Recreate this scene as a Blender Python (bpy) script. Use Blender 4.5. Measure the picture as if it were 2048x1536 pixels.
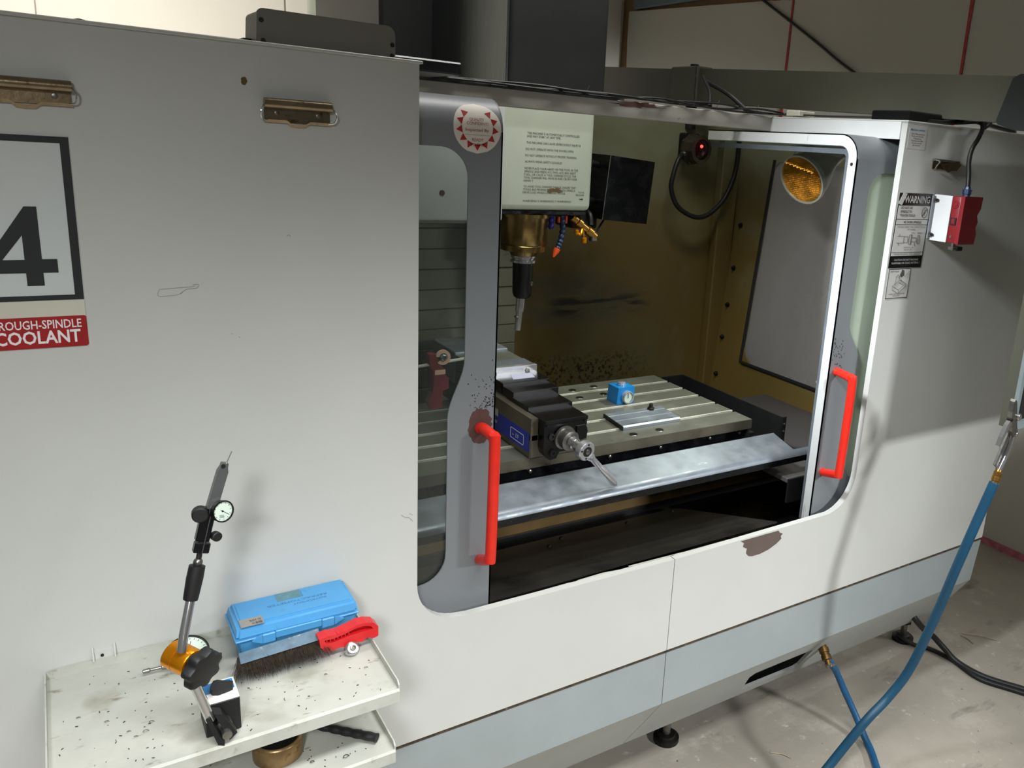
import bpy, bmesh, math, random
from mathutils import Vector, Matrix
from mathutils.geometry import tessellate_polygon
random.seed(7)
S = bpy.context.scene
COL = S.collection
for o in list(bpy.data.objects): bpy.data.objects.remove(o)
V = Vector
PI = math.pi

# ------------------------------------------------------------------ camera
cam_d = bpy.data.cameras.new('camera'); cam = bpy.data.objects.new('camera', cam_d); COL.objects.link(cam)
Rm = ((0.8177544, -0.5710578, 0.0719074), (-0.0881288, -0.2476905, -0.9648226), (0.5687803, 0.7826509, -0.2528768))
right, down, fwd = [V(r) for r in Rm]
M = Matrix((right, -down, -fwd)).transposed().to_4x4(); M.translation = V((0, -1.3, 1.6))
cam.matrix_world = M
cam_d.sensor_width = 36; cam_d.lens = 36*1659.466/2048
cam_d.shift_x = -(1281.925-1024)/2048; cam_d.shift_y = (720.62-768)/2048
cam_d.clip_start = 0.02
S.camera = cam
# ------------------------------------------------------------------ light
S.view_settings.view_transform = 'Standard'; S.view_settings.look = 'None'
S.view_settings.gamma = 1; S.view_settings.use_curve_mapping = False
S.view_settings.exposure = 0.0
W = bpy.data.worlds.new('world'); S.world = W; W.use_nodes = True
W.node_tree.nodes['Background'].inputs[0].default_value = (0.9, 0.97, 1.0, 1)
W.node_tree.nodes['Background'].inputs[1].default_value = 0.09
def area(name, loc, target, sx, sy, power, col, spread=180):
    d = bpy.data.lights.new(name, 'AREA'); d.shape = 'RECTANGLE'; d.size = sx; d.size_y = sy
    d.energy = power; d.color = col; d.spread = math.radians(spread)
    o = bpy.data.objects.new(name, d); COL.objects.link(o); o.location = loc
    o.rotation_euler = (V(target)-V(loc)).to_track_quat('-Z', 'Y').to_euler()
    return o
area('ceiling_lamp_right', (2.6, -3.2, 2.2), (1.4, 0, 0.45), 0.4, 0.25, 6, (0.97, 0.99, 1), 42)
area('ceiling_lamp_front', (0.5, -1.3, 2.6), (0.5, -1.3, 0), 1.6, 0.25, 30, (0.97, 0.99, 1), 100)
area('ceiling_lamp_near', (0.4, -1.2, 2.35), (0.4, -1.2, 0), 1.8, 0.25, 5.6, (0.97, 0.99, 1), 95)
area('ceiling_lamp_left', (-0.55, -2.1, 2.2), (0.15, 0, 0.5), 0.3, 0.25, 3.5, (0.96, 0.98, 1), 55)
area('clamp_lamp_over_door', (0.62, -0.17, 1.94), (1.63, 0.03, 1.2), 0.15, 0.15, 3.8, (0.9, 0.95, 1), 60)
area('ceiling_lamp_over_machine', (1.1, 0.2, 2.9), (1.1, 0.5, 0), 1, 0.3, 10, (1, 0.99, 0.95), 120)
area('lamp_glow', (1.75, 0.45, 1.58), (1.15, 0.5, 0.8), 0.12, 0.12, 1.5, (0.96, 1, 0.86), 80)
area('ceiling_lamp_back', (-0.5, 1.4, 3.0), (0.35, 3.5, 1.85), 1, 0.3, 20, (1, 0.95, 0.86), 80)
area('side_wall_fill', (2.7, -1.0, 1.5), (3.28, 1.6, 0.95), 0.25, 0.2, 16, (0.95, 0.98, 1), 44)  # unseen low light added to brighten the right wall
area('worklight_warm', (-0.35, -3.4, 1.3), (-0.1, 0, 1.5), 0.25, 0.2, 0.8, (1, 0.68, 0.3), 180)
# ------------------------------------------------------------------ materials
def s(r, g, b):
    f = lambda c: (c/255/12.92) if c/255 <= 0.04045 else ((c/255+0.055)/1.055)**2.4
    return (f(r), f(g), f(b), 1)
def nd(nt, t, **kw):
    n = nt.nodes.new(t)
    for k, v in kw.items(): setattr(n, k, v)
    return n
def noise(nt, scale, detail=4, rough=.55, stretch=None):
    g = nd(nt, 'ShaderNodeNewGeometry')
    mp = nd(nt, 'ShaderNodeMapping')
    if stretch: mp.inputs['Scale'].default_value = stretch
    nt.links.new(g.outputs['Position'], mp.inputs['Vector'])
    n = nd(nt, 'ShaderNodeTexNoise'); n.inputs['Scale'].default_value = scale
    n.inputs['Detail'].default_value = detail; n.inputs['Roughness'].default_value = rough
    nt.links.new(mp.outputs[0], n.inputs['Vector'])
    return n.outputs['Fac']
def ramp(nt, fac, p0, p1, c0=(0, 0, 0, 1), c1=(1, 1, 1, 1)):
    r = nd(nt, 'ShaderNodeValToRGB'); r.color_ramp.elements[0].position = p0; r.color_ramp.elements[1].position = p1
    r.color_ramp.elements[0].color = c0; r.color_ramp.elements[1].color = c1
    nt.links.new(fac, r.inputs[0]); return r.outputs[0]
def mix(nt, fac, a, b):
    m = nd(nt, 'ShaderNodeMix', data_type='RGBA')
    for x, i in ((fac, 0), (a, 6), (b, 7)):
        if isinstance(x, (tuple, float, int)): m.inputs[i].default_value = x
        else: nt.links.new(x, m.inputs[i])
    return m.outputs[2]
MATS = {}
def mat(name, col, rough=.5, metal=0., var=.10, vs=5., spots=(), bump=0., bs=200., stretch=None, spec=.5, emit=None, aniso=0., rvar=0.):
    m = bpy.data.materials.new(name); m.use_nodes = True; nt = m.node_tree
    b = nt.nodes['Principled BSDF']
    b.inputs['Roughness'].default_value = rough; b.inputs['Metallic'].default_value = metal
    b.inputs['Specular IOR Level'].default_value = spec
    c = col
    if var:
        dk = tuple(x*(1-var*1.6) for x in col[:3])+(1,); lt = tuple(min(1, x*(1+var)) for x in col[:3])+(1,)
        c = ramp(nt, noise(nt, vs, 5, .6, stretch), .3, .7, dk, lt)
    for sp in spots:
        sc, thr, scl = sp[:3]; wid = sp[3] if len(sp) > 3 else .04; st = sp[4] if len(sp) > 4 else None
        f = ramp(nt, noise(nt, scl, 4, .6, st), thr, thr+wid)
        c = mix(nt, f, c, sc)
    if isinstance(c, tuple): b.inputs['Base Color'].default_value = c
    else: nt.links.new(c, b.inputs['Base Color'])
    if rvar:
        f = ramp(nt, noise(nt, vs*2.3, 4), .35, .65, (max(.02, rough-rvar),)*3+(1,), (min(1, rough+rvar),)*3+(1,))
        nt.links.new(f, b.inputs['Roughness'])
    if bump:
        bp = nd(nt, 'ShaderNodeBump'); bp.inputs['Strength'].default_value = bump; bp.inputs['Distance'].default_value = .002
        nt.links.new(noise(nt, bs, 3, .6, stretch), bp.inputs['Height']); nt.links.new(bp.outputs[0], b.inputs['Normal'])
    if emit: b.inputs['Emission Color'].default_value = emit[0]; b.inputs['Emission Strength'].default_value = emit[1]
    MATS[name] = m; return m
def clear(name, tint, haze, hazecol, rough=.08):
    m = bpy.data.materials.new(name); m.use_nodes = True; nt = m.node_tree; nt.nodes.clear()
    out = nd(nt, 'ShaderNodeOutputMaterial'); tr = nd(nt, 'ShaderNodeBsdfTransparent'); tr.inputs[0].default_value = tint
    gl = nd(nt, 'ShaderNodeBsdfGlossy'); gl.inputs['Roughness'].default_value = rough
    fr = nd(nt, 'ShaderNodeFresnel'); fr.inputs[0].default_value = 1.5
    m1 = nd(nt, 'ShaderNodeMixShader'); nt.links.new(fr.outputs[0], m1.inputs[0]); nt.links.new(tr.outputs[0], m1.inputs[1]); nt.links.new(gl.outputs[0], m1.inputs[2])
    df = nd(nt, 'ShaderNodeBsdfDiffuse'); df.inputs[0].default_value = hazecol
    tl = nd(nt, 'ShaderNodeBsdfTranslucent'); tl.inputs[0].default_value = hazecol
    m3 = nd(nt, 'ShaderNodeMixShader'); m3.inputs[0].default_value = .5; nt.links.new(df.outputs[0], m3.inputs[1]); nt.links.new(tl.outputs[0], m3.inputs[2])
    m2 = nd(nt, 'ShaderNodeMixShader'); nt.links.new(m1.outputs[0], m2.inputs[1]); nt.links.new(m3.outputs[0], m2.inputs[2])
    f = ramp(nt, noise(nt, 6, 4, .5, (1, 1, .5)), .3, .75, (haze*.9,)*3+(1,), (min(1, haze*1.12),)*3+(1,))
    nt.links.new(f, m2.inputs[0])
    nt.links.new(m2.outputs[0], out.inputs[0]); return m

DIRT = s(96, 88, 74)
m_white = mat('white_paint', s(198, 199, 194), .42, 0, .025, 3, [(s(150, 148, 142), .735, 7, .05), (s(105, 100, 95), .80, 42, .02)], .06, 260)
m_dgrey = mat('door_grey_paint', s(120, 124, 127), .42, 0, .05, 4, [(s(90, 92, 92), .78, 55, .02)], .05, 240)
m_skirt = mat('skirt_grey_paint', s(150, 158, 159), .45, 0, .05, 4, [(s(85, 85, 80), .80, 60, .02)], .06, 240)
m_kick = mat('kick_grey_paint', s(158, 161, 157), .5, 0, .06, 5, [(s(110, 105, 95), .78, 30, .03)], .06, 240)
m_bright = mat('bright_flange_paint', s(214, 216, 214), .4, 0, .03, 10, [(s(150, 148, 135), .76, 40, .04)], .04)
m_flange = mat('worn_flange_paint', s(214, 216, 214), .4, 0, .03, 10, [(s(112, 100, 76), .60, 26, .2, (1, 1, .35)), (s(70, 58, 40), .74, 60, .05, (1, 1, .4))], .2)
m_header = mat('darker_header_paint', s(170, 166, 158), .5, 0, .06, 9, [(s(96, 84, 76), .70, 22, .06)], .1)  # darker tone than the white panels, with scattered brown spots
m_seam = mat('rusty_seam', s(74, 60, 44), .8, 0, .4, 30, [(s(140, 128, 104), .63, 45, .06)], .6, 120)
m_black = mat('black_paint', s(12, 12, 14), .3, 0, .2, 20, (), .1)
m_blackm = mat('black_matt_plastic', s(22, 22, 22), .55, 0, .15, 30, (), .15, 300)
m_blackoil = mat('oily_black_sheet', s(13, 14, 17), .26, .0, .3, 12, [(s(70, 72, 72), .76, 150, .02)], .2, 120, rvar=.12)
m_steel = mat('ground_steel', s(116, 118, 106), .38, .35, .12, 9, [(s(88, 84, 70), .66, 14, .12)], .05, 300, rvar=.08)
m_steel2 = mat('table_edge_steel', s(104, 98, 84), .42, .5, .15, 14, [(s(92, 80, 60), .62, 20, .1)], .1)
m_tin = mat('galvanised_sheet', s(136, 144, 152), .42, .5, .12, 12, [(s(120, 124, 122), .68, 18, .1), (s(215, 218, 216), .70, 40, .06, (.3, 1, 1))], .06, 260, rvar=.1)
m_satin = mat('satin_chrome', s(206, 208, 212), .26, .75, .05, 40)
m_chrome = mat('chrome', s(208, 208, 208), .18, .9, .05, 30)
m_bolt = mat('bolt_steel', s(140, 138, 132), .35, .9, .2, 60)
m_darkbolt = mat('dark_bolt', s(40, 38, 34), .45, .6, .2, 60)
m_brass = mat('brass', s(168, 128, 62), .32, .9, .15, 50)
m_bronze = mat('stained_spindle_steel', s(156, 132, 84), .22, .95, .22, 18, [(s(96, 66, 28), .62, 25, .1, (1, 1, .4))], .05)
m_clip = mat('nickel_clip', s(140, 124, 100), .3, .9, .15, 40, [(s(92, 72, 48), .60, 70, .1)], .1)
m_stainless = mat('brushed_stainless', s(112, 118, 118), .32, .75, .10, 10, (), .06, 200, (14, 14, .6))
m_column = mat('dark_column_and_shade', s(52, 54, 54), .5, 0, .1, 5, (), .1)
m_red = mat('red_handle_paint', s(226, 44, 30), .28, 0, .06, 30)
m_redpl = mat('red_plastic', s(205, 28, 34), .32, 0, .06, 40)
m_redsw = mat('red_switch_plastic', s(128, 26, 34), .4, 0, .08, 40)
m_orange = mat('orange_anodised', s(236, 150, 20), .25, .75, .06, 40)
m_blue = mat('blue_case_plastic', s(78, 154, 208), .42, 0, .04, 14, [(s(78, 118, 150), .64, 18, .12)], .06)
m_blue2 = mat('blue_gauge_paint', s(12, 128, 200), .35, 0, .05, 30)
m_hose = mat('blue_hose', s(18, 82, 124), .45, 0, .10, 20)
m_hosed = mat('teal_hose', s(14, 68, 96), .45, 0, .12, 8)
m_rubber = mat('black_rubber', s(20, 20, 20), .5, 0, .2, 30)
m_tray = mat('dirty_cream_tray', s(184, 185, 175), .55, 0, .07, 11, [(s(150, 148, 132), .56, 8, .16), (s(132, 128, 112), .62, 26, .10, (1, 2.5, 1)), (s(120, 114, 98), .70, 60, .05), (s(72, 66, 54), .74, 120, .02)], .15, 180)
m_foam = mat('foam_board', s(196, 194, 186), .8, 0, .02, 2, (), .05, 300)
m_tape = mat('red_tape', s(176, 62, 60), .7, 0, .2, 40)
m_pinktape = mat('pink_tape', s(196, 112, 128), .7, 0, .2, 40)
m_ply = mat('brown_board', s(142, 112, 76), .8, 0, .1, 6, stretch=(1, 1, .2))
m_wallw = mat('white_wall_sheet', s(232, 228, 218), .7, 0, .02, 3, (), .05)
m_girder = mat('blue_grey_girder', s(112, 128, 136), .6, 0, .15, 6, [(s(70, 60, 50), .66, 16, .1)])
m_arm = mat('arm_grey_paint', s(82, 82, 70), .5, 0, .06, 4, (), .06)
m_head = mat('head_cover_paint', s(206, 214, 196), .38, 0, .04, 6, [(s(150, 150, 120), .70, 20, .1)], .05)
m_ink = mat('black_ink', s(26, 28, 30), .6, 0, 0)
m_fink = mat('faded_ink', s(70, 74, 66), .6, 0, .25, 90)
m_redink = mat('red_ink', s(170, 20, 28), .5, 0, .05, 20)
m_redband = mat('red_band', s(158, 18, 24), .45, 0, .06, 10)
m_paper = mat('sticker_paper', s(222, 214, 204), .5, 0, .03, 30)
m_decal = mat('decal_silver', s(196, 194, 190), .42, 0, .04, 20)
m_signw = mat('sign_white', s(206, 212, 210), .3, 0, .02, 6)
m_cream = mat('cream_strip', s(205, 203, 186), .5, 0, .03, 10)
m_white2 = mat('white_print', s(236, 230, 230), .5, 0, 0)
m_labelb = mat('blue_label', s(20, 40, 170), .4, 0, .08, 20)
m_greyl = mat('grey_label', s(150, 146, 138), .5, 0, .05, 20)
m_primer = mat('brown_primer', s(82, 54, 50), .7, 0, .12, 30)
m_pprimer = mat('grey_brown_filler', s(98, 84, 78), .6, 0, .06, 20)
m_dial = mat('dial_face', s(222, 238, 222), .35, 0, 0)
m_greybox = mat('grey_box_paint', s(126, 124, 116), .5, 0, .05, 5, (), .06)
m_amber = mat('amber_lens', s(214, 160, 60), .25, .4, .30, 24, (), .0)
m_ledred = mat('red_lens', s(40, 4, 6), .08, 0, 0)
m_led = mat('red_led', s(255, 60, 50), .3, 0, 0, emit=((1, .03, .02, 1), 6))
m_cast = mat('brown_casting', s(120, 96, 58), .5, .1, .2, 8, (), .2)
m_copper = mat('pale_ring', s(236, 190, 168), .5, .1, .05, 40)
m_bristle = mat('bristle_wire', s(72, 62, 52), .4, .5, .4, 200)
m_spine = mat('brush_spine', s(96, 120, 138), .55, 0, .2, 40, [(s(170, 168, 150), .6, 50, .1), (s(110, 84, 50), .68, 60, .05)], .2)
m_chipm = mat('metal_chips', s(82, 78, 70), .4, .6, .4, 200)
m_pend = mat('pendant_grey', s(128, 140, 142), .5, 0, .08, 8)
m_grub = mat('dark_chip_pan', s(58, 56, 52), .35, .35, .25, 7, [(s(28, 28, 28), .55, 5, .2), (s(120, 112, 96), .74, 120, .03)], .15, 120)
m_straw = mat('straw', s(170, 160, 130), .7, 0, .1, 30)
m_puck = mat('brown_tin', s(150, 122, 84), .35, .7, .25, 30, [(s(92, 60, 30), .6, 30, .1)])
g_left = clear('door_window_pane', (.76, .79, .78, 1), .06, s(150, 160, 156))
g_right = clear('hazy_door_window_pane', (.84, .90, .82, 1), .80, s(226, 238, 222))
g_side = clear('side_window_pane', (.86, .87, .86, 1), .42, s(176, 172, 168))
g_dial = clear('dial_glass', (.95, .98, .95, 1), .02, s(200, 220, 200))

def special_floor():
    m = bpy.data.materials.new('concrete'); m.use_nodes = True; nt = m.node_tree; b = nt.nodes['Principled BSDF']
    c = ramp(nt, noise(nt, 1.6, 6, .6), .3, .7, s(138, 132, 121), s(172, 165, 152))
    c = mix(nt, ramp(nt, noise(nt, 5, 6, .7), .55, .75), c, s(182, 178, 166))
    c = mix(nt, ramp(nt, noise(nt, 22, 5, .7), .62, .70), c, s(190, 188, 178))
    c = mix(nt, ramp(nt, noise(nt, 60, 3, .6), .70, .74), c, s(70, 64, 56))
    c = mix(nt, ramp(nt, noise(nt, 2.5, 5, .6, (1, 3, 1)), .60, .72), c, s(98, 92, 84))
    nt.links.new(c, b.inputs['Base Color']); b.inputs['Roughness'].default_value = .75
    bp = nd(nt, 'ShaderNodeBump'); bp.inputs['Strength'].default_value = .35; bp.inputs['Distance'].default_value = .004
    nt.links.new(noise(nt, 45, 6, .7), bp.inputs['Height']); nt.links.new(bp.outputs[0], b.inputs['Normal'])
    return m
m_floor = special_floor()
def special_inner():
    # cream enclosure paint, coolant-stained brown on its middle and lower part
    m = bpy.data.materials.new('coolant_stained_paint'); m.use_nodes = True; nt = m.node_tree; b = nt.nodes['Principled BSDF']
    g = nd(nt, 'ShaderNodeNewGeometry'); sx = nd(nt, 'ShaderNodeSeparateXYZ'); nt.links.new(g.outputs['Position'], sx.inputs[0])
    mr = nd(nt, 'ShaderNodeMapRange'); mr.inputs['From Min'].default_value = 1.62; mr.inputs['From Max'].default_value = 1.32
    nt.links.new(sx.outputs['Z'], mr.inputs['Value'])
    ad = nd(nt, 'ShaderNodeMath', operation='MULTIPLY_ADD'); nt.links.new(noise(nt, 3.2, 5, .6, (1, 1, .7)), ad.inputs[0]); ad.inputs[1].default_value = 1.5
    sb = nd(nt, 'ShaderNodeMath', operation='SUBTRACT'); nt.links.new(mr.outputs[0], sb.inputs[0]); sb.inputs[1].default_value = .78
    nt.links.new(sb.outputs[0], ad.inputs[2])
    c = mix(nt, ramp(nt, ad.outputs[0], .15, .85), s(132, 134, 108), s(108, 90, 46))
    c = mix(nt, ramp(nt, noise(nt, 2.2, 4, .5, (1, 1, 1.6)), .50, .68), c, s(112, 106, 72))
    c = mix(nt, ramp(nt, noise(nt, 160, 3, .6), .68, .74), c, s(58, 46, 24))
    def win_(axis, lo, hi, soft):
        a_ = nd(nt, 'ShaderNodeMapRange', interpolation_type='SMOOTHSTEP'); a_.inputs['From Min'].default_value = lo-soft; a_.inputs['From Max'].default_value = lo+soft
        b_ = nd(nt, 'ShaderNodeMapRange', interpolation_type='SMOOTHSTEP'); b_.inputs['From Min'].default_value = hi+soft; b_.inputs['From Max'].default_value = hi-soft
        for k in (a_, b_): nt.links.new(sx.outputs[axis], k.inputs['Value'])
        m_ = nd(nt, 'ShaderNodeMath', operation='MULTIPLY'); nt.links.new(a_.outputs[0], m_.inputs[0]); nt.links.new(b_.outputs[0], m_.inputs[1]); return m_.outputs[0]
    def times(a, b):
        m_ = nd(nt, 'ShaderNodeMath', operation='MULTIPLY'); nt.links.new(a, m_.inputs[0]); nt.links.new(b, m_.inputs[1]); return m_.outputs[0]
    f = times(times(win_('X', 1.22, 1.70, .10), win_('Z', 1.00, 1.14, .05)), ramp(nt, noise(nt, 5, 5, .65, (1, 1, 2.4)), .38, .62))
    c = mix(nt, f, c, s(84, 82, 70))
    f = times(times(win_('X', 1.36, 1.74, .05), win_('Z', 1.015, 1.075, .015)), ramp(nt, noise(nt, 7, 4, .55, (1, 1, 6)), .50, .60))
    c = mix(nt, f, c, s(48, 46, 38))
    f = times(times(win_('X', 1.20, 1.72, .12), win_('Z', .76, .86, .04)), ramp(nt, noise(nt, 95, 3, .6), .52, .60))
    c = mix(nt, f, c, s(44, 36, 18))
    nt.links.new(c, b.inputs['Base Color']); b.inputs['Roughness'].default_value = .42
    return m
m_inner = special_inner()
m_cover = mat('way_cover_sheet', s(112, 110, 92), .4, .4, .15, 7, [(s(70, 60, 40), .62, 9, .15)], .05)
m_plate = mat('grey_floor_sheet', s(92, 88, 86), .5, .1, .06, 5, (), .05)

# ------------------------------------------------------------------ mesh helpers
ORG = {}
class MB:
    def __init__(self): self.bm = bmesh.new()
    def _merge(self, t):
        me = bpy.data.meshes.new('t'); t.to_mesh(me); t.free(); self.bm.from_mesh(me); bpy.data.meshes.remove(me)
    def box(self, x0, x1, y0, y1, z0, z1, bev=0., seg=1, rot=None, piv=None):
        t = bmesh.new(); bmesh.ops.create_cube(t, size=1)
        for v in t.verts: v.co = V(((x0+x1)/2+v.co.x*(x1-x0), (y0+y1)/2+v.co.y*(y1-y0), (z0+z1)/2+v.co.z*(z1-z0)))
        if bev: bmesh.ops.bevel(t, geom=list(t.edges), offset=bev, segments=seg, affect='EDGES', profile=.5)
        if rot: bmesh.ops.rotate(t, cent=piv or V(((x0+x1)/2, (y0+y1)/2, (z0+z1)/2)), matrix=rot, verts=t.verts)
        self._merge(t); return self
    def hexa(self, P):      # 8 points: bottom 4, top 4
        vs = [self.bm.verts.new(p) for p in P]
        for f in ((3, 2, 1, 0), (4, 5, 6, 7), (0, 1, 5, 4), (1, 2, 6, 5), (2, 3, 7, 6), (3, 0, 4, 7)): self.bm.faces.new([vs[i] for i in f])
        return self
    def rings(self, R, cap=True, close=False):
        rs = [[self.bm.verts.new(p) for p in r] for r in R]; n = len(rs[0])
        pairs = list(zip(rs, rs[1:])) + ([(rs[-1], rs[0])] if close else [])
        for a, b in pairs:
            for i in range(n): self.bm.faces.new((a[i], a[(i+1) % n], b[(i+1) % n], b[i]))
        if cap and not close: self.bm.faces.new(rs[0][::-1]); self.bm.faces.new(rs[-1])
        return self
    def lathe(self, p0, d, prof, seg=24, cap=True):   # prof: list of (distance along d, radius)
        p0 = V(p0); d = V(d).normalized(); a = d.orthogonal().normalized(); b = d.cross(a)
        R = [[p0+d*h+(a*math.cos(2*PI*i/seg)+b*math.sin(2*PI*i/seg))*max(r, 1e-5) for i in range(seg)] for h, r in prof]
        return self.rings(R, cap)
    def cyl(self, p0, p1, r0, r1=None, seg=20):
        p0, p1 = V(p0), V(p1); return self.lathe(p0, p1-p0, [(0, r0), ((p1-p0).length, r0 if r1 is None else r1)], seg)
    def tube(self, pts, r, seg=10, sm=8, cap=True, close=False):
        P = [V(p) for p in pts]
        if sm > 1 and len(P) > 2:
            Q = []; n = len(P)
            for i in range(n if close else n-1):
                p1, p2 = P[i], P[(i+1) % n]
                p0 = P[i-1] if (i > 0 or close) else 2*p1-p2
                p3 = P[(i+2) % n] if (i+2 < n or close) else 2*p2-p1
                for k in range(sm):
                    t = k/sm; Q.append(.5*((2*p1)+(p2-p0)*t+(2*p0-5*p1+4*p2-p3)*t*t+(3*p1-p0-3*p2+p3)*t**3))
            if not close: Q.append(P[-1])
            P = Q
        n = len(P); R = []; a = None
        for i in range(n):
            tg = (P[(i+1) % n]-P[i-1]) if (0 < i < n-1 or close) else (P[1]-P[0] if i == 0 else P[-1]-P[-2])
            tg.normalize()
            a = tg.orthogonal().normalized() if a is None else (a-tg*a.dot(tg)).normalized()
            b = tg.cross(a); rr = r[i*(len(r)-1)//max(1, n-1)] if isinstance(r, (list, tuple)) else r
            R.append([P[i]+(a*math.cos(2*PI*k/seg)+b*math.sin(2*PI*k/seg))*rr for k in range(seg)])
        return self.rings(R, cap, close)
    def plate(self, outer, f, n, holes=()):   # filled outline in 2D, mapped by f, extruded by vector n
        n = V(n); loops = [outer]+list(holes); flat = [p for l in loops for p in l]
        tris = tessellate_polygon([[V((p[0], p[1], 0)) for p in l] for l in loops])
        A = [self.bm.verts.new(f(*p)) for p in flat]; B = [self.bm.verts.new(V(f(*p))+n) for p in flat]
        for t in tris:
            if len(set(t)) < 3: continue
            try: self.bm.faces.new([A[i] for i in t]); self.bm.faces.new([B[i] for i in reversed(t)])
            except ValueError: pass
        k = 0
        for l in loops:
            m = len(l)
            for i in range(m):
                j = (i+1) % m
                self.bm.faces.new((A[k+i], A[k+j], B[k+j], B[k+i]))
            k += m
        return self
    def flat(self, outer, f):
        tris = tessellate_polygon([[V((p[0], p[1], 0)) for p in outer]]); A = [self.bm.verts.new(f(*p)) for p in outer]
        for t in tris: self.bm.faces.new([A[i] for i in t])
        return self
    def ball(self, c, r, sc=(1, 1, 1), seg=16):
        t = bmesh.new(); bmesh.ops.create_uvsphere(t, u_segments=seg, v_segments=seg//2, radius=r)
        for v in t.verts: v.co = V((c[0]+v.co.x*sc[0], c[1]+v.co.y*sc[1], c[2]+v.co.z*sc[2]))
        self._merge(t); return self
    def text(self, body, o, u, v, w=None, h=.01, bold=.0, right=False, center=False, lift=None):
        c = bpy.data.curves.new('t', 'FONT'); c.body = body; c.size = 1; c.offset = bold; c.resolution_u = 2
        ob = bpy.data.objects.new('t', c); COL.objects.link(ob)
        dg = bpy.context.evaluated_depsgraph_get(); me = bpy.data.meshes.new_from_object(ob.evaluated_get(dg))
        bpy.data.objects.remove(ob); bpy.data.curves.remove(c)
        if len(me.vertices):
            xs = [p.co.x for p in me.vertices]; x0, x1 = min(xs), max(xs)
            sy = h/.70; sx = (w/(x1-x0)) if w else sy; tw = (x1-x0)*sx
            off = -tw if right else (-tw/2 if center else 0)
            o, u, v = V(o), V(u), V(v); l = V(lift) if lift else V((0, 0, 0))
            vs = [self.bm.verts.new(o+u*((p.co.x-x0)*sx+off)+v*(p.co.y*sy)+l) for p in me.vertices]
            for f in me.polygons:
                try: self.bm.faces.new([vs[i] for i in f.vertices])
                except ValueError: pass
        bpy.data.meshes.remove(me); return self
    def build(self, name, m, parent=None, smooth=False, fix=True, **tags):
        if fix: bmesh.ops.recalc_face_normals(self.bm, faces=self.bm.faces)
        me = bpy.data.meshes.new(name); self.bm.to_mesh(me); self.bm.free()
        if parent is not None and parent.name in ORG:
            me.transform(Matrix.Translation(-ORG[parent.name]))
        me.materials.append(m); o = bpy.data.objects.new(name, me); COL.objects.link(o)
        if smooth:
            me.polygons.foreach_set('use_smooth', [True]*len(me.polygons)); me.set_sharp_from_angle(angle=math.radians(38))
        if parent is not None: o.parent = parent; ORG[o.name] = ORG.get(parent.name, V((0, 0, 0)))
        for k, v in tags.items(): o[k] = v
        return o
def thing(name, label, cat, loc, group=None):
    o = bpy.data.objects.new(name, None); COL.objects.link(o); o.location = loc; o.empty_display_size = .05
    o['label'] = label; o['category'] = cat
    if group: o['group'] = group
    ORG[o.name] = V(loc); return o
def solo(o, label, cat, group=None):
    o['label'] = label; o['category'] = cat
    if group: o['group'] = group
    return o
FX = lambda y: (lambda a, b: V((a, y, b)))        # outline in x,z at depth y
SX = lambda x: (lambda a, b: V((x, a, b)))        # outline in y,z at x
TZ = lambda z: (lambda a, b: V((a, b, z)))        # outline in x,y at height z
UX, UZ = V((1, 0, 0)), V((0, 0, 1))
def arc(cx, cy, r, a0, a1, n=8): return [(cx+r*math.cos(math.radians(a0+(a1-a0)*i/n)), cy+r*math.sin(math.radians(a0+(a1-a0)*i/n))) for i in range(n+1)]
def rrect(x0, x1, z0, z1, r, n=5):
    return arc(x1-r, z1-r, r, 0, 90, n)+arc(x0+r, z1-r, r, 90, 180, n)+arc(x0+r, z0+r, r, 180, 270, n)+arc(x1-r, z0+r, r, 270, 360, n)
def blob(cx, cz, rx, rz, n=26, j=.18):
    return [(cx+rx*math.cos(2*PI*i/n)*(1+random.uniform(-j, j)), cz+rz*math.sin(2*PI*i/n)*(1+random.uniform(-j, j))) for i in range(n)]
# ------------------------------------------------------------------ setting
def struct(name, mb, m, parent=None, **k):
    o = mb.build(name, m, parent, **k)
    if parent is None: o['kind'] = 'structure'
    return o
struct('floor', MB().box(-4, 3.45, -4.6, 4, -.08, 0), m_floor)
wb = struct('wall_back', MB().box(-4, 3.45, 3.72, 3.85, 0, 3.2), m_wallw)
for x0, x1 in ((-4, -1.2), (-1.19, .035), (.045, 1.125), (1.135, 2.2), (2.21, 3.26)):
    MB().box(x0, x1, 3.70, 3.719, 0, 3.2, .003).build('wall_sheet', m_wallw, wb)
wr = struct('wall_right', MB().box(3.29, 3.45, -4.6, 3.72, 0, 3.2), m_ply)
for y0, y1, z0, z1 in ((2.086, 3.612, .012, 2.40), (1.018, 2.074, .012, 2.9), (-.30, 1.004, .64, 2.9), (-.30, 1.004, .012, .63), (-1.6, -.312, .64, 2.9), (-1.6, -.312, .012, .63)):
    out = [(y0, z0), (y1, z0)]
    if y1 > 3:
        n = 14; out += [(y1+random.uniform(-.012, .02), z0+(2.43-z0)*i/n) for i in range(1, n)]+[(y1, 2.432), (y0, 2.378)]
    else: out += [(y1, z1), (y0, z1)]
    MB().plate(out, SX(3.262), (.027, 0, 0)).build('foam_board', m_foam, wr)
def ragged(pts, w, f, name, m, parent):
    a, b = [], []
    for i in range(len(pts)-1):
        for k in range(13):
            t = k/12; p = [pts[i][j]+(pts[i+1][j]-pts[i][j])*t for j in (0, 1)]
            d = V((pts[i+1][0]-pts[i][0], pts[i+1][1]-pts[i][1])).normalized(); q = V((-d.y, d.x))*w*random.uniform(.3, .75)
            a.append((p[0]+q.x, p[1]+q.y)); b.append((p[0]-q.x, p[1]-q.y))
    MB().plate(a+b[::-1], f, (.004, 0, 0)).build(name, m, parent)
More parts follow.
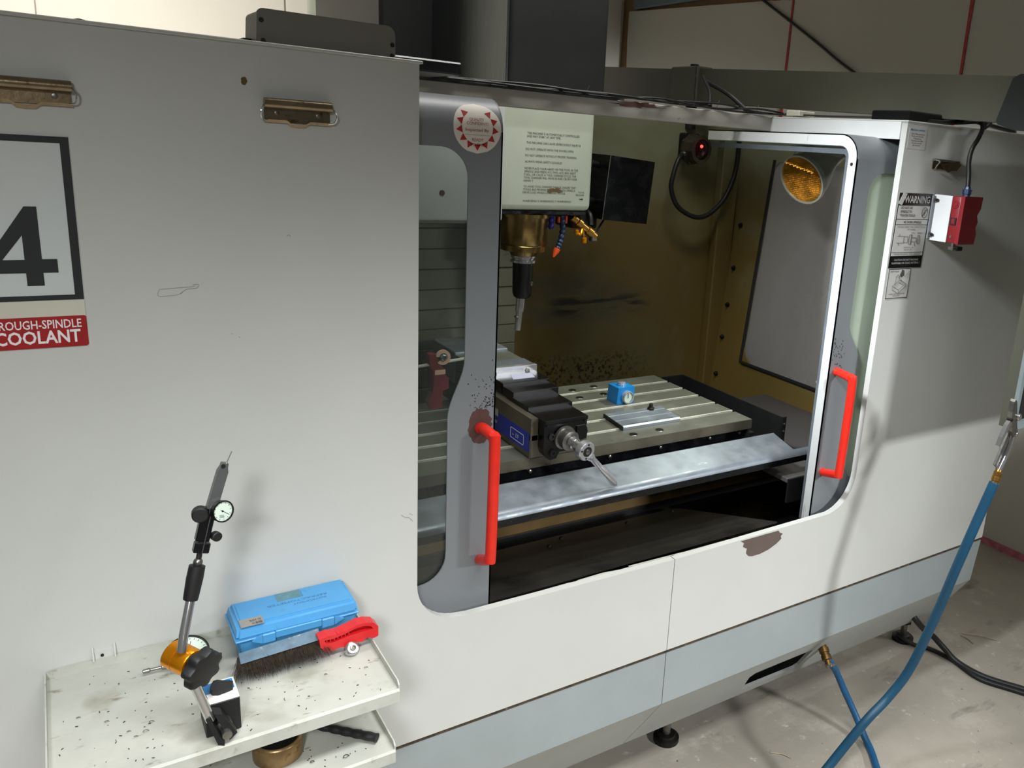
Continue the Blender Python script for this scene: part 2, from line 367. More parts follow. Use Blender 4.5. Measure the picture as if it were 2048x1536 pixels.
ragged([(2.08, .02), (2.08, 2.38)], .018, SX(3.258), 'tape_strip', m_tape, wr)
ragged([(1.011, .02), (1.011, 2.9)], .018, SX(3.258), 'tape_strip', m_tape, wr)
ragged([(1.0, .635), (-1.5, .635)], .014, SX(3.258), 'tape_strip', m_pinktape, wr)
ragged([(3.5, .012), (-1.5, .012)], .03, SX(3.256), 'tape_strip', m_pinktape, wr)
ragged([(2.08, 2.38), (2.28, 2.392)], .012, SX(3.258), 'tape_strip', m_tape, wr)
struct('trim_1', MB().box(3.25, 3.289, 2.086, 3.55, 2.44, 2.95, .004), m_girder)
struct('ceiling', MB().box(-4, 3.45, -4.6, 3.85, 3.2, 3.3), m_foam)
solo(MB().tube([(3.25, 2.42, 2.45), (3.25, 2.31, 2.393), (3.25, 2.02, 2.236), (3.25, 1.828, 2.129), (3.25, 1.674, 2.041), (3.25, 1.50, 1.96), (3.25, 1.2, 1.86), (3.245, .7, 1.75)], .0075, 8).build('hanging_cable', m_rubber, smooth=True), 'thin dark cable sagging along the white foam board wall', 'cable')

# ------------------------------------------------------------------ machine
mc = thing('machining_center', 'big off-white and grey enclosed milling machine with two sliding doors on concrete floor', 'machine', (1.08, .5, 0))
TH = .016
cl = arc(.485+.085, .80, .085, 180, 262, 9)   # rounded lower left corner of the opening
MB().plate([(-.17, .474), (1.0785, .474), (1.0785, .7055), (.585, .7125)]+cl[::-1]+[(.485, 1.692), (-.17, 1.692)], FX(0), (0, TH, 0)).build('front_panel', m_white, mc)
cr = arc(1.664-.10, .81, .10, 278, 360, 9)
MB().plate([(1.0805, .474), (2.327, .474), (2.327, 1.692), (1.664, 1.692)]+cr[::-1]+[(1.0805, .7055)], FX(0), (0, TH, 0)).build('front_panel', m_white, mc)
MB().box(1.0785, 1.0805, .004, .012, .474, .705).build('panel_joint', m_seam, mc)
# lid edges on the front panels
MB().box(-.17, .489, -.006, .45, 1.692, 1.6965, .001).build('roof_sheet', m_white, mc)
MB().box(1.660, 2.329, -.004, .475, 1.692, 1.6955, .001).build('roof_sheet', m_white, mc)
MB().box(1.660, 1.664, .016, .475, 1.652, 1.692).build('roof_return_flange', m_bright, mc)
MB().box(-.17, 1.664, .455, .475, 1.656, 1.6955, .002).build('header', m_header, mc)
# worn patch and rust stains on the header
MB().plate(blob(1.22, 1.689, .07, .006, 30, .5), FX(.4545), (0, .0008, 0)).build('worn_patch', m_primer, mc)
MB().box(-.17, 1.15, .45, .47, 1.6955, 1.699).build('header_lip', m_blackm, mc)
# seam and skirts
MB().box(-.17, 2.326, .0035, .012, .461, .476).build('skirt_seam', m_seam, mc)
for pts in ([(-.17, .329), (1.0785, .329), (1.0785, .4645), (-.17, .4645)], [(1.0805, .329), (2.306, .329), (2.325, .4645), (1.0805, .4645)]):
    MB().plate(pts, FX(.001), (0, .01, 0)).build('skirt_panel', m_skirt, mc)
KY = lambda z: .001+(.329-z)*(.111/.182)
kf = lambda a, z: V((a, KY(z), z))
vent = [(1.427, .187), (1.409, .243), (1.412, .256), (1.420, .268), (1.434, .275), (1.640, .274), (1.646, .212), (1.643, .196), (1.632, .185)]
vent = [(1.428, .1855), (1.407, .258), (1.418, .272), (1.450, .2735), (1.637, .2735), (1.644, .189), (1.630, .1800)]
MB().plate([(-.17, .147), (1.058, .147), (1.0785, .329), (-.17, .329)], kf, (0, .008, .003)).build('kick_panel', m_kick, mc)
MB().plate([(1.060, .147), (2.31, .147), (2.306, .329), (1.0805, .329)], kf, (0, .008, .003), [vent]).build('kick_panel', m_kick, mc)
MB().box(1.30, 1.75, .125, .42, .150, .153).box(1.30, 1.75, .40, .42, .15, .34).build('vent_dark_back', m_blackm, mc)  # black sheets added to keep the vent opening dark
MB().plate([(.012, .332), (1.3, .332), (1.3, 1.692), (.012, 1.692)], SX(2.322), (.004, 0, 0), [[(.30, .80), (1.27, .80), (1.27, 1.62), (.30, 1.62)]]).build('end_panel', m_white, mc)
MB().plate([(.016, .33), (1.3, .33), (1.3, 1.69), (.016, 1.69)], SX(-.17), (.004, 0, 0)).build('end_panel', m_white, mc)
# levelling feet
for fx, fy in ((2.30, .20), (1.28, .21), (.35, .2)):
    ft = MB().lathe((fx, fy, 0), UZ, [(0, .036), (.012, .036), (.016, .026), (.022, .024), (.024, .014)], 24).build('levelling_foot', m_darkbolt, mc, smooth=True)
    MB().cyl((fx, fy, .024), (fx, fy, .20), .011).build('foot_screw', m_bolt, ft, smooth=True)
    MB().lathe((fx, fy, .066), UZ, [(0, .021), (.014, .021)], 6).build('foot_nut', m_darkbolt, ft)
# base casting, saddle, chip pan
MB().box(.2, 2.0, .55, 1.0, .540, .606, .006).build('base_casting', m_cast, mc)
MB().box(.2, 2.0, .56, 1.0, .12, .538, .004).build('base_body', m_blackm, mc)
MB().box(.2, 2.1, .63, 1.06, .06, .118).build('base_foot', m_blackm, mc)
pan = MB().plate([(-.1, .045), (1.44, .045), (1.40, .38), (1.385, .40), (-.1, .40)], lambda a, b: V((a, b, .700-(b-.045)*.287)), (0, 0, -.004)).build('chip_pan', m_grub, mc)
MB().plate([(-.1, .40), (2.05, .40), (2.05, .55), (-.1, .55)], lambda a, b: V((a, b, .52)), (0, 0, -.004)).build('chip_trough', m_blackm, mc)
MB().plate([(1.40, .045), (2.05, .045), (2.05, .5), (1.40, .5)], lambda a, b: V((a, b, .640-(b-.045)*.26)), (0, 0, -.004)).build('chip_pan', m_blackoil, mc)
for hx, hy in ((.80, .36), (1.00, .365), (1.2, .36), (1.36, .37), (.94, .32)):
    MB().lathe((hx, hy, .700-(hy-.045)*.287), UZ, [(0, .006), (.004, .005), (.006, .002)], 10).build('pan_bolt', m_darkbolt, mc)
MB().plate(blob(.9, .707, .28, .004, 40, .5), lambda a, b: V((a, .0165, b-.004)), (0, .004, 0)).build('sill_grime', m_tray, mc)
# enclosure inside
LX = lambda y, z, o=0: V((2.136+.087*(z-1.607)+o, y, z))
MB().plate([(1.178, .50), (2.16, .50), (2.16, 1.70), (1.178, 1.70)], FX(1.10), (0, .006, 0)).build('inner_back_sheet', m_inner, mc)
win = [(.912, .905)]+arc(.912-.07, .905, .07, 0, -70, 6)[1:]+[(.80, .835), (.26, .832), (.26, 1.572), (.912, 1.572)]
win = [(.27, .838), (.842, .838)]+arc(.842, .908, .07, -80, 0, 6)+[(.912, 1.515)]+arc(.875, 1.535, .037, 0, 90, 4)+[(.27, 1.572)]
sw = MB().plate([(.03, .50), (1.10, .50), (1.10, 1.69), (.03, 1.69)], LX, (.006, 0, 0), [win]).build('inner_side_sheet', m_inner, mc)
MB().plate([(.25, .82), (.93, .82), (.93, 1.59), (.25, 1.59)], lambda a, b: LX(a, b, .010), (.004, 0, 0)).build('side_window_pane', g_side, mc)
MB().tube([LX(.27, .836, -.002), LX(.905, .836, -.002)], .007, 8, 1).build('window_gasket', m_blackm, mc)
MB().tube([LX(.914, .836, -.002), LX(.914, 1.575, -.002)], .006, 8, 1).build('window_gasket', m_blackm, mc)
MB().plate([(.30, .832), (.50, .838), (.53, .868), (.515, .885), (.30, .885)], lambda a, b: LX(a, b, -.012), (.006, 0, 0)).build('window_bracket', m_head, mc)
for z in (.76, .905, 1.03, 1.17, 1.33):
    MB().lathe(LX(1.035, z), (-1, 0, 0), [(0, .010), (.004, .010), (.005, .007), (.011, .006)], 6).build('wall_bolt', m_darkbolt, mc)
MB().box(2.02, 2.10, 1.062, 1.099, .55, 1.66, .004, rot=None).build('corner_strip', m_inner, mc)
MB().box(1.565, 2.09, .14, .76, .742, .756, .002).build('inner_shelf_sheet', m_plate, mc)
MB().box(1.56, 2.09, .133, .139, .69, .758).build('shelf_front_mask', m_blackm, mc)  # black strip added to darken the shelf's lit front edge
for x in (1.44, 1.468):
    MB().cyl((x, 1.101, 1.655), (x, 1.097, 1.655), .007, None, 10).build('wall_hole', m_blackm, mc)
MB().box(-.1, 1.18, 1.10, 1.11, .5, 1.0).build('inner_back_sheet', m_inner, mc)
# telescopic cover of the column: separate plates
for i in range(15):
    z1 = 1.70-.0595*i-.02
    MB().box(.60, 1.180-.0012*i, .985+.003*i*0, 1.03, z1-.0585, z1, .002, rot=Matrix.Rotation(math.radians(3), 3, 'X')).build('way_cover_plate', m_cover, mc)
# tool changer cover seen through the left window
tc = MB().box(.56, .925, .60, .66, 1.386, 1.70, .008, 2).build('tool_changer_cover', m_bright, mc, smooth=True)
MB().box(.57, .92, .61, .98, 1.380, 1.386).build('cover_bottom', m_cover, tc)
MB().cyl((.765, .599, 1.452), (.765, .605, 1.452), .007, None, 10).build('cover_stain', m_primer, tc)
# sliding doors -----------------------------------------------------
YD = .040
def door(side):
    if side < 0:
        xa, xe, w1, w2 = .385, .648, .586, .555
    else:
        xa, xe, w1, w2 = 1.815, 1.552, 1.606, 1.661
    q = -side; xf = xa-side*0
    edge = []       # window edge next to the stile, from the top down
    e = 1 if side < 0 else -1
    xin = .42 if side < 0 else 1.78
    edge = [(xin, 1.571), (w1-e*.05, 1.571)]
    edge += [(w1-e*.05+e*.05*math.sin(t*PI/16), 1.521+.05*math.cos(t*PI/16)) for t in range(1, 9)]
    edge += [(w1, 1.215)]
    for t in range(1, 13):
        u = t/12; edge.append((w1+(w2-w1)*(3*u*u-2*u**3), 1.205-.11*u))
    edge += [(w2, .835)]+[(w2-e*.05+e*.05*math.cos(t*PI/16), .828-.054*math.sin(t*PI/16)) for t in range(1, 9)]+[(xin, .774)]
    d = MB().plate([(xa, .665), (xe, .665), (xe, 1.60), (xa, 1.60)], FX(YD), (0, .003, 0), [edge]).build('sliding_door', m_dgrey, mc,
        label='grey sliding door on the left, with round inspection sticker' if side < 0 else 'grey sliding door on the right, pushed back behind the front panel')
    r = .055; prof = [(YD+r-r*math.cos(t*PI/20), 1.60+r*math.sin(t*PI/20)) for t in range(11)]+[(.595, 1.6505)]
    inn = [(YD+r-(r-.003)*math.cos(t*PI/20), 1.60+(r-.003)*math.sin(t*PI/20)) for t in range(11)]+[(.595, 1.6475)]
    MB().plate(prof+inn[::-1], lambda a, b: V((xa, a, b)), (xe-xa, 0, 0)).build('door_top_bend', m_dgrey, d, smooth=True)
    # return flange along the free edge, one L shaped piece
    def off(k): return [(YD+k, .668), (YD+k, 1.60)]+[(YD+r-(r-k)*math.cos(t*PI/20), 1.60+(r-k)*math.sin(t*PI/20)) for t in range(1, 11)]+[(.592, 1.6505-k)]
    x0 = xe-(.003 if side < 0 else 0)
    MB().plate(off(.0)+off(.027)[::-1], SX(x0), (.003, 0, 0)).build('door_return_flange', m_flange if side > 0 else m_bright, d)
    MB().plate(off(.027)+off(.0285)[::-1], SX(x0), (-e*.014, 0, 0)).build('door_inner_lip', m_tin, d)
    MB().plate(off(.034)+off(.046)[::-1], SX(xe-e*.012), (.002, 0, 0)).build('door_seal', m_tin, d)
    MB().plate([(min(xin, w1-e*.1), .76), (max(w1, w2, xin) if side < 0 else xin, .76), (w1+e*.012 if side < 0 else xin, 1.58), (xin, 1.58)] if side < 0 else [(w1-.012, .76), (xin, .76), (xin, 1.585), (w1-.012, 1.585)], FX(YD+.0045), (0, .004, 0)).build('window_pane', g_left if side < 0 else g_right, d)
    # red bar handle
    if side < 0: hp = [(.617, YD, 1.070), (.620, YD-.012, 1.072), (.624, YD-.045, 1.066), (.624, YD-.052, 1.050), (.622, YD-.052, .84), (.621, YD-.047, .824), (.622, YD-.014, .806), (.624, YD, .800)]
    else: hp = [(1.577, YD, 1.083), (1.578, YD-.012, 1.083), (1.574, YD-.050, 1.079), (1.573, YD-.060, 1.063), (1.571, YD-.060, .845), (1.572, YD-.053, .828), (1.577, YD-.014, .816), (1.578, YD, .814)]
    MB().tube(hp, .0105, 14, 8).build('handle', m_red, d, smooth=True, label='red bar handle')
    return d
dl = door(-1); dr = door(1)
MB().plate(blob(.618, 1.074, .0235, .034, 40, .10), FX(YD-.0006), (0, .0006, 0)).build('paint_patch', m_primer, dl, label='brown primer patch around the handle foot')
sp = MB()
for i in range(90):
    a, b = .648-abs(random.gauss(0, .022)), 1.108+abs(random.gauss(0, .026))
    if .59 < a < .645: sp.plate([(a+random.uniform(.0004, .0016)*math.cos(k*1.26), b+random.uniform(.0004, .0022)*math.sin(k*1.26)) for k in range(5)], FX(YD-.0004), (0, .0004, 0))
for i in range(36):
    a, b = random.uniform(1.556, 1.60), random.uniform(1.09, 1.17)
    sp.plate([(a+random.uniform(.0004, .0016)*math.cos(k*1.26), b+random.uniform(.0004, .003)*math.sin(k*1.26)) for k in range(5)], FX(YD-.0004), (0, .0004, 0))
sp.build('paint_chips', m_blackm, mc, kind='stuff')
MB().cyl((1.552, .055, 1.587), (1.5505, .055, 1.587), .004, None, 12).build('flange_hole', m_blackm, dr)
# brown filler patch on the sill and small scuffs
MB().plate([(1.276, .7045), (1.288, .697), (1.285, .688), (1.299, .680), (1.298, .668), (1.306, .659), (1.318, .655), (1.345, .655), (1.372, .660), (1.398, .670), (1.413, .680), (1.410, .688), (1.416, .693), (1.405, .698), (1.400, .7045)], FX(-.0007), (0, .0007, 0)).build('filler_patch', m_pprimer, mc, label='grey-brown bare patch where white paint is gone')
def scuff(pts, m=m_greyl, r=.0004):
    mb = MB()
    for a in pts: mb.tube([(x, -.0003, z) for x, z in a], r, 4, 3)
    mb.build('scuff_mark', m, mc)
scuff([[(.116, 1.356), (.114, 1.350), (.118, 1.347), (.140, 1.349), (.146, 1.354)], [(.116, 1.357), (.132, 1.358), (.152, 1.359), (.160, 1.360)], [(.140, 1.349), (.150, 1.356), (.162, 1.357), (.165, 1.362), (.158, 1.362)]])
scuff([[(.203, 1.289), (.206, 1.287)], [(.213, 1.283), (.215, 1.281)], [(.285, 1.430), (.288, 1.432), (.290, 1.429)]])
scuff([[(.456, .946), (.463, .940), (.470, .938), (.476, .930)], [(.470, .946), (.476, .942)]])
MB().plate(blob(.2365, 1.643, .004, .0055, 14, .2), FX(-.0006), (0, .0006, 0)).build('rust_spot', m_bronze, mc)
# small bracket on the left front panel
br = MB().plate([(-.003, .800), (.024, .800), (.024, .826), (-.003, .826)], FX(-.002), (0, .002, 0)).build('panel_bracket', m_white, mc)
for x in (-.003, .024): MB().plate([(-.009, .814), (0, .814), (0, .832), (-.003, .834)], SX(x-.001), (.002, 0, 0)).build('bracket_ear', m_white, br)
MB().cyl((.008, -.004, .818), (.008, 0, .818), .0022, None, 8).build('bracket_screw', m_darkbolt, br)
# ------------------------------------------------------------------ work table
tb = thing('machine_table', 'steel slotted work table of the machine, carrying vise and gauges', 'work table', (.9, .5, .85))
XL, XR = .16, 1.542
m_edge = mat('slot_highlight_steel', s(226, 226, 208), .3, .2, .1, 60)  # pale colour stands in for light catching the slot edges
slots = [.281+.0776*k for k in range(1, 6)]
prof = [(.281, .8575), (.281, .885)]
for sy in slots: prof += [(sy-.008, .885), (sy-.008, .868), (sy+.008, .868), (sy+.008, .885)]
prof += [(.745, .885), (.745, .8575)]
MB().plate(prof, SX(XL), (XR-XL, 0, 0)).build('table_top', m_steel, tb)
MB().box(XL, XR+.0004, .2795, .2812, .8585, .8846).build('milled_edge', m_steel2, tb)
for sy in slots: MB().box(XL, XR, sy+.0035, sy+.0082, .868, .8854).build('slot_highlight', m_edge, tb)
MB().box(XL, XR-.02, .300, .72, .735, .857, .004).build('table_body', m_blackoil, tb)
MB().box(XL, XR-.003, .290, .299, .79, .8575).build('front_skirt', m_blackoil, tb)
for x in (.86, 1.08, 1.235, 1.40, 1.505): MB().lathe((x, .290, .848), (0, -1, 0), [(0, .0045), (.006, .0045), (.007, .002)], 10).build('skirt_bolt', m_bolt, tb)
hm = MB
for hx, hy in ((1.212, .698), (1.292, .708), (1.195, .628), (1.279, .632), (1.165, .312), (1.247, .312), (.50, .31), (.42, .31)):
    r = MB().lathe((hx, hy, .8850), UZ, [(0, .0105), (.0006, .0105)], 18).build('table_hole', m_darkbolt, tb)
    MB().tube([(hx+.011*math.cos(a*PI/8), hy+.011*math.sin(a*PI/8), .8856) for a in range(16)], .0009, 4, 1, close=True).build('hole_rim', m_bolt, r)
# chip guard on the right end, and the front apron
MB().box(1.632, 1.636, .255, .715, .785, .886).build('chip_guard', m_blackm, tb)
MB().box(1.548, 1.634, .709, .713, .785, .887).build('chip_guard', m_blackm, tb)
MB().box(1.545, 1.634, .262, .712, .785, .789).build('guard_floor', m_blackoil, tb)
MB().box(1.545, 1.634, .2585, .262, .785, .796).build('guard_lip', m_bolt, tb)
ge = MB().box(1.634, 1.648, .252, .257, .775, .886).build('guard_end_strip', m_blackm, tb)
for z in (.845, .866): MB().cyl((1.641, .252, z), (1.641, .249, z), .003, None, 8).build('guard_screw', m_bolt, ge)
MB().box(1.53, 1.545, .27, .29, .785, .85).build('guard_post', m_blackm, tb)
ap = [(.250, .8465), (.163, .8245), (.155, .8205), (.152, .812), (.155, .760), (.159, .760), (.157, .810), (.160, .816), (.166, .8205), (.250, .8435)]
MB().plate([(.250, .8465), (.168, .826), (.168, .8235), (.250, .8435)], SX(.17), (1.43, 0, 0)).build('apron', m_tin, tb)
MB().plate([(.168, .826), (.160, .8235), (.1545, .818), (.153, .811), (.156, .811), (.158, .816), (.162, .8205), (.168, .8232)], SX(.17), (1.52, 0, 0)).build('apron_front_edge', m_tin, tb, smooth=True)
MB().box(.17, 1.69, .1535, .1565, .794, .811).build('apron_drop', m_blackoil, tb)
MB().box(.17, 1.58, .2495, .258, .805, .8445).build('apron_back_edge', m_blackoil, tb)
MB().box(.17, 1.60, .255, .30, .78, .79).build('apron_shelf', m_blackoil, tb)

# ------------------------------------------------------------------ spindle head
hd = thing('spindle_head', 'pale green-grey spindle head with printed warnings hanging above the table', 'spindle head', (1.09, .9, 1.4))
MB().box(.935, 1.243, .700, 1.02, 1.405, 1.712, .016, 4).build('head_cover', m_head, hd, smooth=True)
MB().box(.955, 1.235, .71, 1.0, 1.392, 1.405, .003).build('head_underside', m_blackoil, hd)
MB().box(.978, 1.264, .695, 1.21, 1.712, 2.75, .012, 3).build('upper_cover', m_column, hd, smooth=True)  # unlit upper part of the head, its shade put into the dark colour
MB().box(.974, .978, .79, 1.21, 1.72, 2.75, .001).build('side_sheet', m_stainless, hd)
MB().box(.972, .979, .705, .79, 1.71, 2.75, .002).build('side_sheet', m_stainless, hd)
MB().box(.82, 1.50, 1.21, 1.9, .52, 2.75, .01).build('column', m_column, hd)
CZ = (1.078, .78)
MB().lathe((CZ[0], CZ[1], 1.392), (0, 0, -1), [(0, .072), (.010, .072), (.011, .0645), (.085, .0645), (.087, .063), (.089, .0645), (.104, .063), (.106, .040), (.118, .036)], 40).build('spindle_nose', m_bronze, hd, smooth=True)
lines = [(1.0360, 1.6072, .1569, 'THIS MACHINE IS AUTOMATICALLY CONTROLLED'), (1.0349, 1.5992, .1011, 'AND MAY START AT ANY TIME.'),
 (1.0341, 1.5832, .1634, 'THIS MACHINE CAN CAUSE SEVERE BODILY INJURY B'), (1.0326, 1.5667, .1439, 'DO NOT OPERATE WITH THE DOORS OPEN'),
 (1.0318, 1.5508, .1552, 'DO NOT OPERATE WITHOUT PROPER TRAINING'), (1.0317, 1.5349, .1109, 'ALWAYS WEAR SAFETY GOGGLES'),
 (1.0310, 1.5175, .1627, 'NEVER PLACE YOUR HAND ON THE TOOL IN THE'), (1.0306, 1.5093, .1572, 'SPINDLE AND PRESS ATC FWD, ATC REV, NEXT'),
 (1.0302, 1.5014, .1582, 'TOOL, OR CAUSE A TOOL CHANGE CYCLE. THE'), (1.0297, 1.4935, .1622, 'TOOL CHANGER WILL MOVE IN AND CRUSH YOUR'),
 (1.0293, 1.4856, .0280, 'HAND !!'), (1.0300, 1.4707, .1603, 'TO AVOID TOOL CHANGER DAMAGE, ENSURE THAT'),
 (1.0288, 1.4629, .1587, 'TOOLS ARE PROPERLY ALIGNED WITH SPINDLE'), (1.0277, 1.4551, .1303, 'DRIVE LUGS WHEN LOADING TOOLS.'),
 (1.0285, 1.4330, .1479, 'WARNING !! WARNING !! WARNING!')]
tx = MB()
for x, z, w, t in lines: tx.text(t, (x, .6994, z-.0058), UX, UZ, w, .0056)
tx.text('TOOL', (1.198, .6994, 1.4535), UX, UZ, .020, .0045); tx.text('RELEASE', (1.191, .6994, 1.4465), UX, UZ, .026, .0045)
tx.build('printed_warning', m_fink, hd, fix=False, label='printed black warning text')
MB().plate([(1.202, 1.4385), (1.210, 1.4385), (1.210, 1.4405), (1.215, 1.4375), (1.210, 1.4345), (1.210, 1.4365), (1.202, 1.4365)], FX(.6994), (0, .0003, 0)).build('printed_arrow', m_ink, hd)
MB().plate(blob(1.125, 1.459, .020, .007, 20, .5), FX(.6996), (0, .0003, 0)).build('smudge', m_cast, hd)
# tool holder with cutter
th = thing('tool_holder', 'black tool holder with a slim steel drill, clamped in the spindle', 'tool holder', (CZ[0], CZ[1], 1.27))
MB().lathe((CZ[0], CZ[1], 1.278), (0, 0, -1), [(0, .030), (.005, .035), (.010, .035), (.012, .031), (.016, .031), (.018, .036), (.024, .036), (.026, .029)], 32).build('holder_flange', m_chrome, th, smooth=True)
MB().lathe((CZ[0], CZ[1], 1.253), (0, 0, -1), [(0, .0285), (.018, .0285), (.085, .027), (.096, .024), (.101, .018)], 32).build('holder_body', m_black, th, smooth=True)
MB().lathe((1.0955, .7606, 1.195), (.6, -.8, 0), [(0, .007), (.003, .007), (.0031, .004), (.001, .004)], 14).build('set_screw', m_bolt, th)
MB().lathe((CZ[0]-.003, CZ[1], 1.153), (-.07, 0, -1), [(0, .0125), (.040, .0122), (.041, .0095), (.095, .009)], 20).build('drill', m_chrome, th, smooth=True)
MB().box(CZ[0]-.019, CZ[0]-.002, .772, .788, 1.094, 1.100, .002).build('drill_tip', m_bolt, th)
# coolant hoses next to the spindle
def segs(mb, pts, r0, r1, n):
    P = [V(p) for p in pts]; L = len(P)-1
    for i in range(n):
        t = i/n*L; k = int(t); a = P[k].lerp(P[k+1], t-k); t2 = (i+1)/n*L; k2 = min(int(t2), L-1); b = P[k2].lerp(P[k2+1], t2-k2)
        mb.lathe(a, b-a, [(0, r1), ((b-a).length*.35, r0), ((b-a).length*.7, r0), ((b-a).length*1.02, r1*.9)], 10)
h1 = thing('coolant_hose', 'dark blue jointed coolant hose with an orange nozzle right of spindle', 'coolant hose', (1.16, .74, 1.38))
m_nav = mat('navy_plastic', s(22, 46, 78), .4, 0, .1, 40); m_or = mat('orange_plastic', s(238, 84, 26), .4, 0, .08, 40); m_vio = mat('blue_violet_plastic', s(28, 22, 120), .4, 0, .1, 40)
mb = MB(); segs(mb, [(1.172, .74, 1.395), (1.176, .735, 1.355), (1.166, .728, 1.318), (1.152, .722, 1.296)], .0085, .006, 8); mb.build('hose_segments', m_nav, h1, smooth=True)
MB().lathe((1.153, .722, 1.298), (-.48, -.1, -.85), [(0, .009), (.008, .0085), (.026, .0025)], 14).build('nozzle', m_or, h1, smooth=True)
h2 = thing('coolant_hose', 'short violet-blue coolant nozzle with small orange taps under head', 'coolant hose', (1.15, .76, 1.39))
mb = MB(); segs(mb, [(1.146, .75, 1.398), (1.143, .745, 1.350)], .0085, .006, 3); mb.build('hose_segments', m_vio, h2, smooth=True)
MB().box(1.160, 1.166, .735, .745, 1.368, 1.386, .002).build('tap', m_or, h2); MB().box(1.184, 1.190, .735, .748, 1.366, 1.390, .002).build('tap', m_or, h2)
MB().box(1.115, 1.195, .745, .79, 1.384, 1.404, .004).build('hose_block', m_blackoil, h2)
vv = thing('coolant_valve', 'brass coolant valve with amber lever knobs below the head', 'valve', (1.24, .75, 1.36))
MB().lathe((1.203, .735, 1.386), (.82, 0, -.57), [(0, .011), (.02, .011), (.022, .014), (.036, .014), (.038, .010), (.062, .010), (.064, .0135), (.082, .0135), (.084, .010), (.098, .010)], 12).build('valve_body', m_brass, vv, smooth=True)
MB().box(1.268, 1.288, .728, .748, 1.316, 1.342, .003).build('valve_end', m_bolt, vv)
MB().tube([(1.236, .732, 1.352), (1.226, .722, 1.338), (1.214, .722, 1.344)], .004, 8).build('lever', m_orange, vv)
MB().box(1.207, 1.219, .716, .728, 1.336, 1.352, .003).build('lever_knob', m_orange, vv)
MB().box(1.232, 1.246, .716, .728, 1.312, 1.330, .003).build('lever_knob', m_orange, vv)
MB().tube([(1.238, .732, 1.35), (1.238, .724, 1.33)], .004, 8).build('lever', m_brass, vv)
MB().tube([(1.286, .738, 1.333), (1.31, .76, 1.352), (1.345, .79, 1.372)], .003, 6).build('copper_line', m_darkbolt, vv)
MB().tube([(1.27, .74, 1.36), (1.275, .76, 1.392), (1.27, .8, 1.40)], .008, 8).build('feed_pipe', m_darkbolt, vv)
bb = thing('motor_box', 'glossy black sheet metal box fixed to right side of the head', 'box', (1.39, .8, 1.37))
MB().hexa([(1.306, .74, 1.378), (1.465, .74, 1.366), (1.465, .93, 1.366), (1.306, .93, 1.378), (1.322, .74, 1.560), (1.480, .74, 1.548), (1.480, .93, 1.548), (1.322, .93, 1.560)]).build('box_shell', m_blackoil, bb)
MB().tube([(1.3065, .7385, 1.378), (1.3225, .7385, 1.560)], .0012, 6, 1).build('box_edge', m_bolt, bb)
MB().box(1.24, 1.33, .80, .90, 1.345, 1.40, .005).build('box_bracket', m_black, bb)
MB().tube([(1.318, .80, 1.53), (1.285, .795, 1.533), (1.262, .79, 1.515), (1.24, .80, 1.50)], .0095, 10).build('conduit', m_rubber, bb, smooth=True)
MB().tube([(1.312, .80, 1.425), (1.28, .79, 1.43), (1.24, .79, 1.436)], .0095, 10).build('conduit', m_rubber, bb, smooth=True)

# ------------------------------------------------------------------ vise, ratchet
vs = thing('machine_vise', 'black and steel machine vise with stepped screw cover, bolted across the table', 'vise', (.925, .55, .886))
MB().box(.848, 1.000, .268, .90, .8855, .945, .003).build('vise_bed', m_steel2, vs)
MB().plate([(.268, .93), (.90, .93), (.90, .982), (.268, .982)], SX(.848), (.018, 0, 0)).build('vise_side_rail', m_steel2, vs)
MB().plate([(.275, .9005), (.62, .9005), (.62, .946), (.275, .946)], SX(.8475), (.0006, 0, 0)).build('maker_label', m_labelb, vs)
MB().plate([(.436, .936), (.480, .936), (.480, .954), (.436, .954)], SX(.8470), (.0004, 0, 0)).build('label_patch', m_cream, vs)
tl = MB(); L = (-.0004, 0, 0); UY = V((0, -1, 0))
tl.text('0 MV', (.8470, .466, .9165), UY, UZ, None, .009, .01); tl.text('L', (.8470, .492, .9400), UY, UZ, None, .010, .02)
tl.text('DF', (.8470, .340, .9155), UY, UZ, None, .010); tl.text('-', (.8470, .357, .9155), UY, UZ, .007, .010, .02)
fr = rrect(.300, .368, .908, .934, .004, 3); fr2 = rrect(.3015, .3665, .9095, .9325, .003, 3)
tl.plate(fr, SX(.8470), (.0003, 0, 0), [fr2]); tl.build('label_lettering', m_white2, vs, fix=False)
# black front block and stepped covers
blk = [(.872, .900), (.884, .888), (.900, .890), (.908, .905), (.945, .905), (.950, .955), (.978, .962), (.978, .984), (.867, .984), (.867, .915)]
MB().plate(blk, FX(.240), (0, .03, 0)).build('front_block', m_black, vs)
MB().box(.8660, .9790, .236, .322, .9745, .9845, .0015).build('cover_step', m_black, vs)
MB().box(.867, .985, .268, .40, .945, .978, .001).build('cover_body', m_black, vs)
MB().box(.865, .984, .318, .402, .978, .9925, .0012).build('cover_step', m_black, vs)
MB().box(.866, .991, .398, .460, .985, 1.0055, .0012).build('cover_step', m_black, vs)
MB().box(.866, .996, .453, .545, .985, 1.0120, .0012).build('cover_step', m_black, vs)
MB().plate([(.905, .475), (.965, .475), (.975, .515), (.918, .515)], TZ(1.0121), (0, 0, .0005)).build('paper_label', mat('pale_label', s(196, 200, 222), .5, 0, .03, 40), vs)
for x in (.874, .972): MB().lathe((x, .240, .972), (0, -1, 0), [(0, .0035), (.003, .003)], 8).build('block_screw', m_darkbolt, vs)
for z, x in ((.945, .885), (.905, .890)): MB().lathe((x, .240, z), (0, -1, 0), [(0, .008), (.005, .008), (.005, .004), (.002, .004)], 12).build('block_screw', m_blackm, vs)
MB().box(.845, 1.003, .535, .550, .985, 1.027, .001).build('moving_jaw', m_satin, vs)
MB().box(.848, 1.000, .55, .605, .985, 1.0262, .001).build('jaw_carrier', m_tin, vs)
